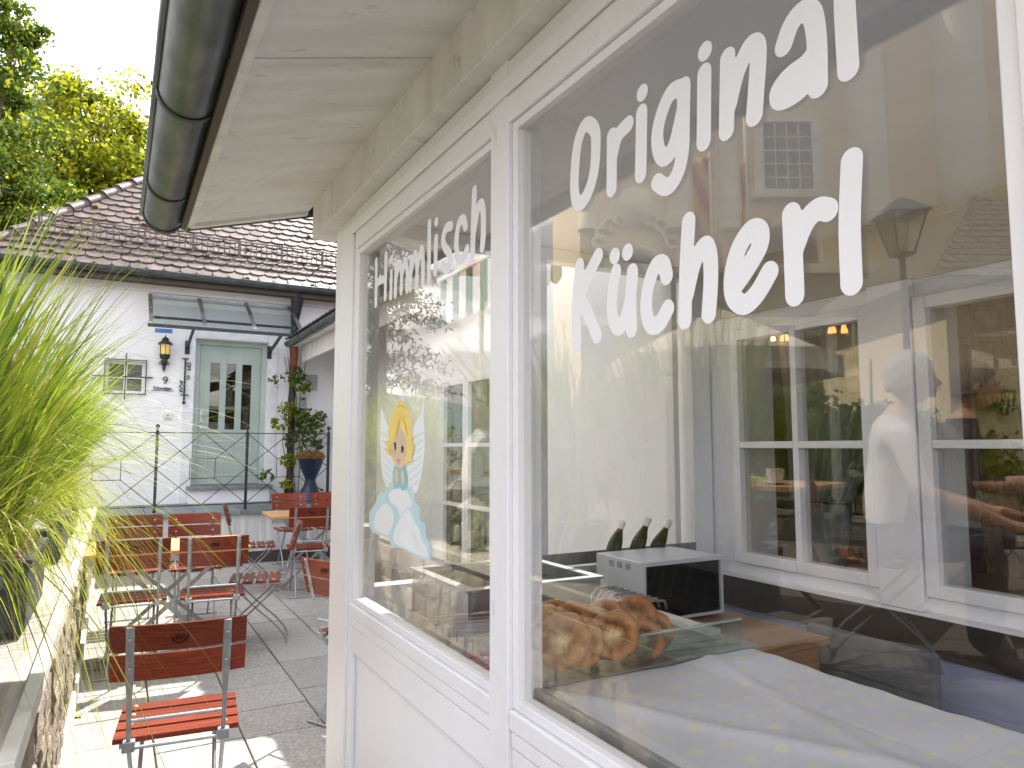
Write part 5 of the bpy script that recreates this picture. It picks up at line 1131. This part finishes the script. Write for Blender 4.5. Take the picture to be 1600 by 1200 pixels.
    for j in range(n2+1):
        for i in range(n1):
            a = 2*math.pi*i/n1; fr_ = math.sin(a)   # +1 = front
            low = 2.05-.95*max(0, fr_)**.7; ph = low*j/n2
            nzz = 1+.03*math.sin(i*5.3+j*1.7)
            x_ = math.sin(ph)*math.cos(a)*.086*nzz; y_ = math.sin(ph)*math.sin(a)*.108*nzz; z_ = math.cos(ph)*.130*nzz+.006
            if hairlen and fr_ < .35 and j > n2*.6: z_ -= hairlen*((j/n2-.6)/.4); x_ *= 1.1; y_ = y_*1.05-.01
            vs.append(HC+Vector((x_, y_-.006, z_)))
    fs = [(j*n1+i, j*n1+(i+1) % n1, (j+1)*n1+(i+1) % n1, (j+1)*n1+i) for j in range(n2) for i in range(n1)]
    mb.add(vs, fs); ho = ob('hair', mb, hair, root, smooth=True); s_ = ho.modifiers.new('s', 'SOLIDIFY'); s_.thickness = .008; s_.offset = -1
    return root
GH = mat('white_hair', (.62, .60, .56), (.4, .39, .37), rough=.7, scale=90, stretch=(1, 1, .3), bump=.6); BH = mat('blonde_hair', (.50, .33, .14), (.30, .18, .07), rough=.6, scale=90, stretch=(1, 1, .3), bump=.6); BRH = mat('grey_brown_hair', (.26, .2, .15), (.14, .1, .08), rough=.7, scale=90, bump=.6)
JEANS = mat('dark_trousers', (.04, .05, .08), rough=.9); GT = mat('light_grey_tee', (.6, .6, .63), rough=.9, bump=1.0, bscale=9, stretch=(1, 1, .5)); BT = mat('black_tee', (.02, .022, .025), rough=.9, bump=1.0, bscale=9, stretch=(1, 1, .5)); PBL = mat('pale_blue_blouse', (.5, .62, .68), (.35, .5, .6), rough=.9, scale=14); WS = mat('pale_shirt', (.6, .58, .6), rough=.9, bump=1.0, bscale=9, stretch=(1, 1, .5))
person((-1.38, 2.07, UZ), D(140), 'white haired man in a pale shirt seated in profile, mirrored in the big pane', WS, JEANS, GH, lean=.10, arms=((.3, .5, .62), (.28, .5, .66)))
person((-2.10, 2.15, UZ), D(150), 'man in a black t-shirt resting his arm on the table, mirrored in the pane', BT, JEANS, BRH, lean=.08, arms=((.3, .48, .80), (.3, .45, .70)), bare=True)
person((-1.45, 3.58, UZ), D(165), 'older woman with short white hair and pale blue blouse, mirrored in the pane', PBL, JEANS, GH, female=True, arms=((.3, .4, .80), (.3, .4, .80)))
person((-1.0, 5.6, UZ), D(95), 'blonde woman in a grey t-shirt seen from behind, mirrored in the small pane', GT, JEANS, BH, female=True, hairlen=.10, lean=.12, arms=((.3, .5, .80), (.3, .5, .80)))
#%%FAR
# ================================================================== CHURCH AND SQUARE (mirrored in the glass)
CD = 21.
Fh = Vector((math.sin(TH), math.cos(TH), 0))
CO = Vector((2*GX, 0, 0)) + Vector((-Fh.x, Fh.y, 0))*CD        # facade origin straight behind the glass, on the ground
ch = empty('church', (CO.x, CO.y, 0), math.atan2(-cR.y, -cR.x)*0, 'cream baroque church front with pilasters and arched niches, mirrored in the big pane', 'church')
UX = Vector((-cR.x, cR.y, 0)); UN = Vector((Fh.x, -Fh.y, 0))     # to the right in the mirror, toward us
rz = math.atan2(UX.y, UX.x); ch.rotation_euler = (0, 0, rz)        # local x = mirrored right
SGN = 1 if (Matrix.Rotation(rz, 3, 'Z') @ Vector((0, 1, 0))).dot(UN) > 0 else -1   # local y sign that faces us
def CH(px, py):
    d = ray(px, py); t = CD/(d.dot(Fh)); p = EY+d*t; return (p-Vector((Fh.x, Fh.y, 0))*CD).dot(cR), p.z
def fb(mb, px0, px1, py0, py1, d0, d1):       # a block on the facade between picture columns/rows, proud d0..d1
    u0, _ = CH(px0, 600); u1, _ = CH(px1, 600); _, z1 = CH((px0+px1)/2, py0); _, z0 = CH((px0+px1)/2, py1)
    y0, y1 = sorted((SGN*d0, SGN*d1)); return mb.box(u0, u1, y0, y1, z0, z1)
u0 = CH(905, 500)[0]; u1 = CH(2100, 500)[0]
ob('wall', MB().box(u0, u1, *sorted((0, -SGN*14)), -.2, 17), CHURCH, ch)
for (a, b) in ((905, 930), (1045, 1082), (1130, 1160), (1335, 1400), (1480, 1560), (1640, 1720)):
    ua, ub = CH(a, 600)[0], CH(b, 600)[0]; zb = CH((a+b)/2, 335)[1]; r_ = (ub-ua)/2
    ob('pilaster', MB().lathe([(r_, zb), (r_*.97, 16.5)], ((ua+ub)/2, 0, 0), 18), CHURCHW, ch, smooth='a')
    ob('column_base', MB().lathe([(r_*1.25, zb-.5), (r_*1.25, zb-.25), (r_*1.15, zb-.2), (r_*1.2, zb-.1), (r_*1.02, zb)], ((ua+ub)/2, 0, 0), 18), CHURCHW, ch, smooth='a')
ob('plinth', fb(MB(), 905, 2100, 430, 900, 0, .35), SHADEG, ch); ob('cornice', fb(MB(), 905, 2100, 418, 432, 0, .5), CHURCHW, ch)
ob('cornice', fb(MB(), 905, 2100, 500, 512, .351, .5), CHURCHW, ch)
we = empty('window'); we.parent = ch
ob('surround', fb(fb(fb(MB(), 1186, 1201, 180, 300, 0, .12), 1279, 1294, 180, 300, 0, .12), 1201.2, 1278.8, 180, 192, 0, .12), CHURCHW, we); ob('sill', fb(MB(), 1180, 1300, 300, 312, 0, .3), CHURCHW, we)
ob('pane', fb(MB(), 1202, 1278, 193, 299, .01, .03), DARKWIN, we)
for k in range(1, 4): ob('glazing_bar', fb(MB(), 1202+19*k-1, 1202+19*k+1, 193, 299, .031, .05), CHURCHW, we)
for k in range(1, 5): ob('glazing_bar', fb(MB(), 1202, 1278, 193+21*k-1, 193+21*k+1, .031, .045), CHURCHW, we)
# arched niche
def arch(mb, pxc, pyt, pyb, hw, d0, d1, wd):
    uc = CH(pxc, 600)[0]; r_ = hw/FPX*CD; zt = CH(pxc, pyt)[1]; zb = CH(pxc, pyb)[1]; zc = zt-r_
    pts = [(uc-r_, zb)]+[(uc-r_*math.cos(math.pi*k/12), zc+r_*math.sin(math.pi*k/12)) for k in range(13)]+[(uc+r_, zb)]
    if wd == 0:
        M_ = Matrix(((1, 0, 0, 0), (0, 0, 1, 0), (0, 1, 0, 0), (0, 0, 0, 1))); a, b = sorted((SGN*d0, SGN*d1)); return mb.prism(pts, a, b, M_)
    return mb.tube([(a, SGN*(d0+d1)/2, b) for a, b in pts], wd/FPX*CD, 8)
ob('niche_shade_panel', arch(MB(), 1240, 352, 460, 42, .005, .02, 0), SHADEG, ch); ob('niche_surround', arch(MB(), 1240, 344, 425, 48, 0, .1, 5), CHURCHW, ch, smooth='a')  # flat arch panel, the niche's shade put into its dark grey
ob('niche_shade_panel', arch(MB(), 1000, 396, 460, 30, .005, .02, 0), SHADEG, ch); ob('niche_surround', arch(MB(), 1000, 388, 425, 36, 0, .1, 5), CHURCHW, ch, smooth='a')
sc2 = MB(); uc, zc = CH(990, 380)
for k in range(9):
    a = math.pi*k/8; sc2.tube([(uc+1.1*math.cos(a)+.18*math.cos(t), SGN*.12, zc+.75*math.sin(a)+.18*math.sin(t)) for t in np.linspace(0, 5.5, 10)], .07, 6)
sc2.lathe([(0, -.5), (.5, -.3), (.62, .1), (.4, .6), (0, .8)], (uc, 0, zc+1.0), 14)
sc2.lathe([(0, -.3), (.3, 0), (.2, .8), (.3, 1.4), (0, 1.6)], (uc-.1, 0, zc+2.2), 10)
ob('stucco_cartouche', sc2, CHURCHW, ch, smooth=True)
# flag poles and flags
FR = mat('flag_red', (.45, .06, .04), rough=.8); FY = mat('flag_yellow', (.7, .5, .08), rough=.8)
for i, (px, d_, lab) in enumerate(((1108, 14, 'banner with red and yellow fields hanging on the pole before the church'), (1165, 15, 'furled red and yellow banner on the pole farther right before the church'), (748, 11, 'red and yellow banner on the pole mirrored in the small pane'))):
    p = RP(px, 330, d_); f_ = empty('banner_pole', (p.x, p.y, 0), 0, lab, 'flag pole', 'banner poles on the square')
    ob('pole', MB().tube([(0, 0, 0), (0, 0, p.z+2.4)], .04, 8), CHURCHW, f_, smooth='a')
    zt = p.z+(1.1 if i < 2 else .9); V = []
    ax = UX if i < 2 else Vector((-.9, -.4, 0)); wd = .42 if i != 1 else .2
    for j in range(13):
        for k in range(7): q = ax*(.05-wd*k/6-.0)+UN*(.04*math.sin(k*2.2+j*.4)); V.append((q.x, q.y, zt-.16*j))
    F = np.array([(j*7+k, j*7+k+1, (j+1)*7+k+1, (j+1)*7+k) for j in range(12) for k in range(6)]); mi = np.array([int(((j+k) // 3) % 2) if 1 else 0 for j in range(12) for k in range(6)], np.int32)
    o = quads('flag', np.array(V), F, [FR, FY], f_, None, mi); m_ = o.modifiers.new('s', 'SOLIDIFY'); m_.thickness = .004
# street lamp
p = RP(1405, 395, 8.); sl_ = empty('street_lamp', (p.x, p.y, 0), rz, 'old fashioned four sided street lamp on a pole, mirrored in the big pane', 'street lamp')
ob('pole', MB().tube([(0, 0, 0), (0, 0, p.z-.02)], [.05, .032], 10), DZINC, sl_, smooth='a')
lg = MB()
for a in range(4):
    c_, s_ = math.cos(math.pi/4+a*math.pi/2), math.sin(math.pi/4+a*math.pi/2); lg.bar((c_*.13, s_*.13, p.z), (c_*.27, s_*.27, p.z+.42), .018, .018)
ob('lantern_frame', lg.lathe([(.14, p.z-.03), (.14, p.z)], n=4, sq=1).lathe([(.28, p.z+.42), (.31, p.z+.44)], n=4, sq=1), IRON, sl_)
ob('lantern_roof', MB().lathe([(.34, p.z+.441), (.12, p.z+.60), (.0, p.z+.66)], n=4, sq=1), DZINC, sl_); ob('lantern_glass', MB().lathe([(.125, p.z+.001), (.262, p.z+.419)], n=4, sq=1), glassmat('lantern_glass', .1, .8, (.8, .8, .75)), sl_)
ob('bulb', MB().lathe([(0, p.z+.05), (.04, p.z+.1), (.05, p.z+.25), (0, p.z+.32)], n=10), CREAMT, sl_, smooth='a')
# small tiled roof pavilion at right of mirror
q0 = RP(1450, 432, 9.); pv = empty('tiled_pavilion', (q0.x, q0.y, 0), rz, 'small pavilion with shingled hipped roof, mirrored at the right of the big pane', 'pavilion')
W_ = 3.2
ob('wall', MB().box(.35, W_*2, *sorted((-SGN*.3, -SGN*4)), 0, q0.z-.05), CHURCH, pv)
rfp = ob('roof', MB().add([(0, 0, q0.z), (W_*2.2, 0, q0.z), (W_*2.2, -SGN*2.4, q0.z+1.9), (2.2, -SGN*2.4, q0.z+1.9), (0, -SGN*4.8, q0.z)], [(0, 1, 2, 3), (0, 3, 4)]), mat('grey_shingle', (.20, .18, .16), (.12, .11, .1), rough=.85, scale=8), pv)
pr = MB(); gsh = mat('grey_shingles', (.26, .23, .2), (.14, .13, .12), rough=.85, scale=8)
for r_ in range(14):
    t_ = r_/14; x = 2.2*t_+.1
    while x < W_*2: pr.box(x+.01, x+.17, -.01, .0, 0, .2, M=Matrix.Translation((0, -SGN*2.4*t_, q0.z+1.9*t_+.03)) @ Matrix.Rotation(SGN*math.radians(52), 4, 'X')); x += .18
ob('shingles', pr, gsh, rfp, kind='stuff')
# cream market umbrella
p = RP(1120, 560, 8.5); um = empty('market_umbrella', (p.x, p.y, 0), 0, 'large cream market umbrella open on the square, mirrored in the glass', 'umbrella')
um.scale = (.8, .8, 1)
ob('pole', MB().tube([(0, 0, 0), (0, 0, p.z+.5)], .03, 8), WOODT, um, smooth='a'); ob('canopy', MB().lathe([(1.7, p.z-.25), (1.7, p.z-.02), (.05, p.z+.6), (0, p.z+.62)], n=8), mat('cream_canvas', (.62, .57, .48), rough=.9), um)
# ---- trees
def tree(name, loc, blobs, n, size, m, lab, cat, trunk_r=.25, seed=1, grp=None):
    t = empty(name, loc, 0, lab, cat, grp); R = np.random.default_rng(seed); hz = min(b[2] for b in blobs)
    tk = MB().tube([(0, 0, -.2), (.05, .02, hz*.5), (0, .1, hz), (.1, 0, hz+1.5)], [trunk_r, trunk_r*.8, trunk_r*.6, trunk_r*.25], 10)
    for (x, y, z_, r_) in blobs: tk.tube([(0, 0, hz*.7), (x*.5, y*.5, (hz*.7+z_)/2), (x, y, z_), (x*1.1, y*1.1, z_+r_*.6)], [trunk_r*.45, trunk_r*.3, trunk_r*.15, .02], 6)
    ob('trunk', tk, BARK, t, smooth=True)
    tot = sum(b[3]**2 for b in blobs); P = []; 
    for (x, y, z_, r_) in blobs:
        k = int(n*r_*r_/tot); nc = max(10, int(16*r_)); c = R.normal(size=(nc, 3)); c /= np.linalg.norm(c, axis=1)[:, None]; c = c*r_*(R.uniform(.45, 1.02, nc)[:, None]); c = c+np.array([x, y, z_])
        cr_ = r_*R.uniform(.16, .36, nc); idx = R.integers(0, nc, k); d = R.normal(size=(k, 3)); d *= (cr_[idx]/1.6)[:, None]; d[:, 2] *= .6; P.append(c[idx]+d)
    p = np.concatenate(P); n_ = len(p); a = R.normal(size=(n_, 3)); a /= np.linalg.norm(a, axis=1)[:, None]; b = np.cross(a, R.normal(size=(n_, 3))); b /= np.linalg.norm(b, axis=1)[:, None]; s_ = size*R.uniform(.6, 1.3, n_)[:, None]
    V = np.stack([p-a*s_*.7, p+b*s_*.45, p+a*s_*.7, p-b*s_*.45], 1).reshape(-1, 3)
    quads('crown', V, np.arange(4*n_).reshape(n_, 4), m if isinstance(m, (list, tuple)) else [m], t, 'stuff', (R.uniform(size=n_) < .22).astype(np.int32) if isinstance(m, (list, tuple)) else None); return t
TG = 'trees behind the white house'
A = PD(120, 260, 26)
tree('maple_tree', (A.x, A.y, 0), [(0, 0, A.z-1, 3.2), (2.6, 0, A.z-.8, 2.3), (-2.2, .5, A.z-.2, 2.6), (.5, -1, A.z+1.2, 2.0), (1.2, 0, A.z-3, 3), (4.2, 0, A.z-2.6, 1.9), (-3, 0, A.z-3.4, 2.8), (.2, 0, A.z+2.2, 1.2)], 56000, .14, [LEAFY, LEAFG], 'broad yellow green tree rising behind the tiled roof', 'tree', .35, 11, TG)
A = PD(-55, 230, 18)
tree('lime_tree', (A.x, A.y, 0), [(0, 0, A.z, 2.3), (.4, 0, A.z+2.6, 1.5), (1.0, 0, A.z-1.3, 1.3), (.9, .2, A.z+3.6, .9), (-.5, 0, A.z-2.4, 2.2)], 32000, .10, [LEAFG, LEAFY], 'darker green tree cut by the left picture edge', 'tree', .3, 12, TG)
A = PD(60, 300, 34); tree('maple_tree', (A.x-1, A.y+3, 0), [(0, 0, 7, 4), (4, 0, 6, 3.5), (-4, 0, 6.5, 3.5)], 15000, .28, LEAFG, 'dark far tree filling the gap left of the broad yellow green tree', 'tree', .3, 13, TG)
# behind the square, mirrored greenery
for i, (px, d_, lab) in enumerate(((1290, 17, 'ivy covered bush at the foot of the church, below the arched niche'), (1120, 13, 'leafy bush behind the older woman, mirrored in the pane'))):
    p = RP(px, 600, d_); tree('garden_bush', (p.x, p.y, 0), [(0, 0, 1.6, 1.3), (1.2, .8, 1.5, 1.1), (.1, .1, 2.9, .8)], 9000, .11, [LEAFY, LEAFG], lab, 'bush', .08, 30+i, 'bushes on the square')
for i, (px, d_, lab) in enumerate(((1215, 10.5, 'dark hedge bush behind the upper terrace, mirrored in the left muntin window'), (1365, 10.2, 'dark hedge bush behind the upper terrace, mirrored beside the window post'), (1520, 9.8, 'dark hedge bush behind the man in the black shirt, mirrored at the right'))):
    p = RP(px, 600, d_); tree('hedge_bush', (p.x, p.y, 0), [(0, 0, 1.3, 1.15), (.9, .5, 1.2, 1.0), (-.8, -.4, 1.25, 1.0)], 9000, .08, [LEAFG, LEAFG, LEAFY], lab, 'bush', .06, 60+i, 'dark bushes behind the upper terrace')
# spruce
A = RP(608, 560, 15); A = RP(588, 560, 15); sp = empty('spruce_tree', (A.x, A.y, 0), 0, 'tall dark spruce with drooping branches, mirrored in the small pane', 'tree')
ob('trunk', MB().tube([(0, 0, 0), (0, 0, 13)], [.22, .03], 8), BARK, sp, smooth=True)
R = np.random.default_rng(77); V = []; 
for lv in range(26):
    z_ = 1.5+lv*.45; ln_ = 1.55*(1-lv/27)+.2
    for b in range(9):
        a = R.uniform(0, 6.28); n_ = 70; t = R.uniform(.1, 1, n_); r_ = t*ln_; zz = z_+.35*t-.75*t*t*ln_*.5
        c = np.stack([np.cos(a)*r_, np.sin(a)*r_, zz], 1)+R.normal(size=(n_, 3))*np.array([.13, .13, .06]); dr_ = R.normal(size=(n_, 3)); dr_[:, 2] -= .7; dr_ /= np.linalg.norm(dr_, axis=1)[:, None]
        sd_ = np.cross(dr_, R.normal(size=(n_, 3))); sd_ /= np.linalg.norm(sd_, axis=1)[:, None]
        V.append(np.stack([c, c+sd_*.018+dr_*.08, c+dr_*.17, c-sd_*.018+dr_*.08], 1).reshape(-1, 3))
V = np.concatenate(V); quads('crown', V, np.arange(len(V)).reshape(-1, 4), NEEDLE, sp, 'stuff')
# hills
V = []; n1, n2 = 90, 10
for j in range(n2+1):
    for i in range(n1+1):
        az = math.radians(-80+140*i/n1); rr = 2600+j*140; hh = (330+90*math.sin(i*.13+1)+60*math.sin(i*.31)+18*math.sin(i*.9))*math.sin(math.pi*j/n2*.62)
        V.append((math.sin(az)*rr, math.cos(az)*rr, -5+hh))
quads('hills', np.array(V), np.array([(j*(n1+1)+i, j*(n1+1)+i+1, (j+1)*(n1+1)+i+1, (j+1)*(n1+1)+i) for j in range(n2) for i in range(n1)]), HILL, None, 'structure')
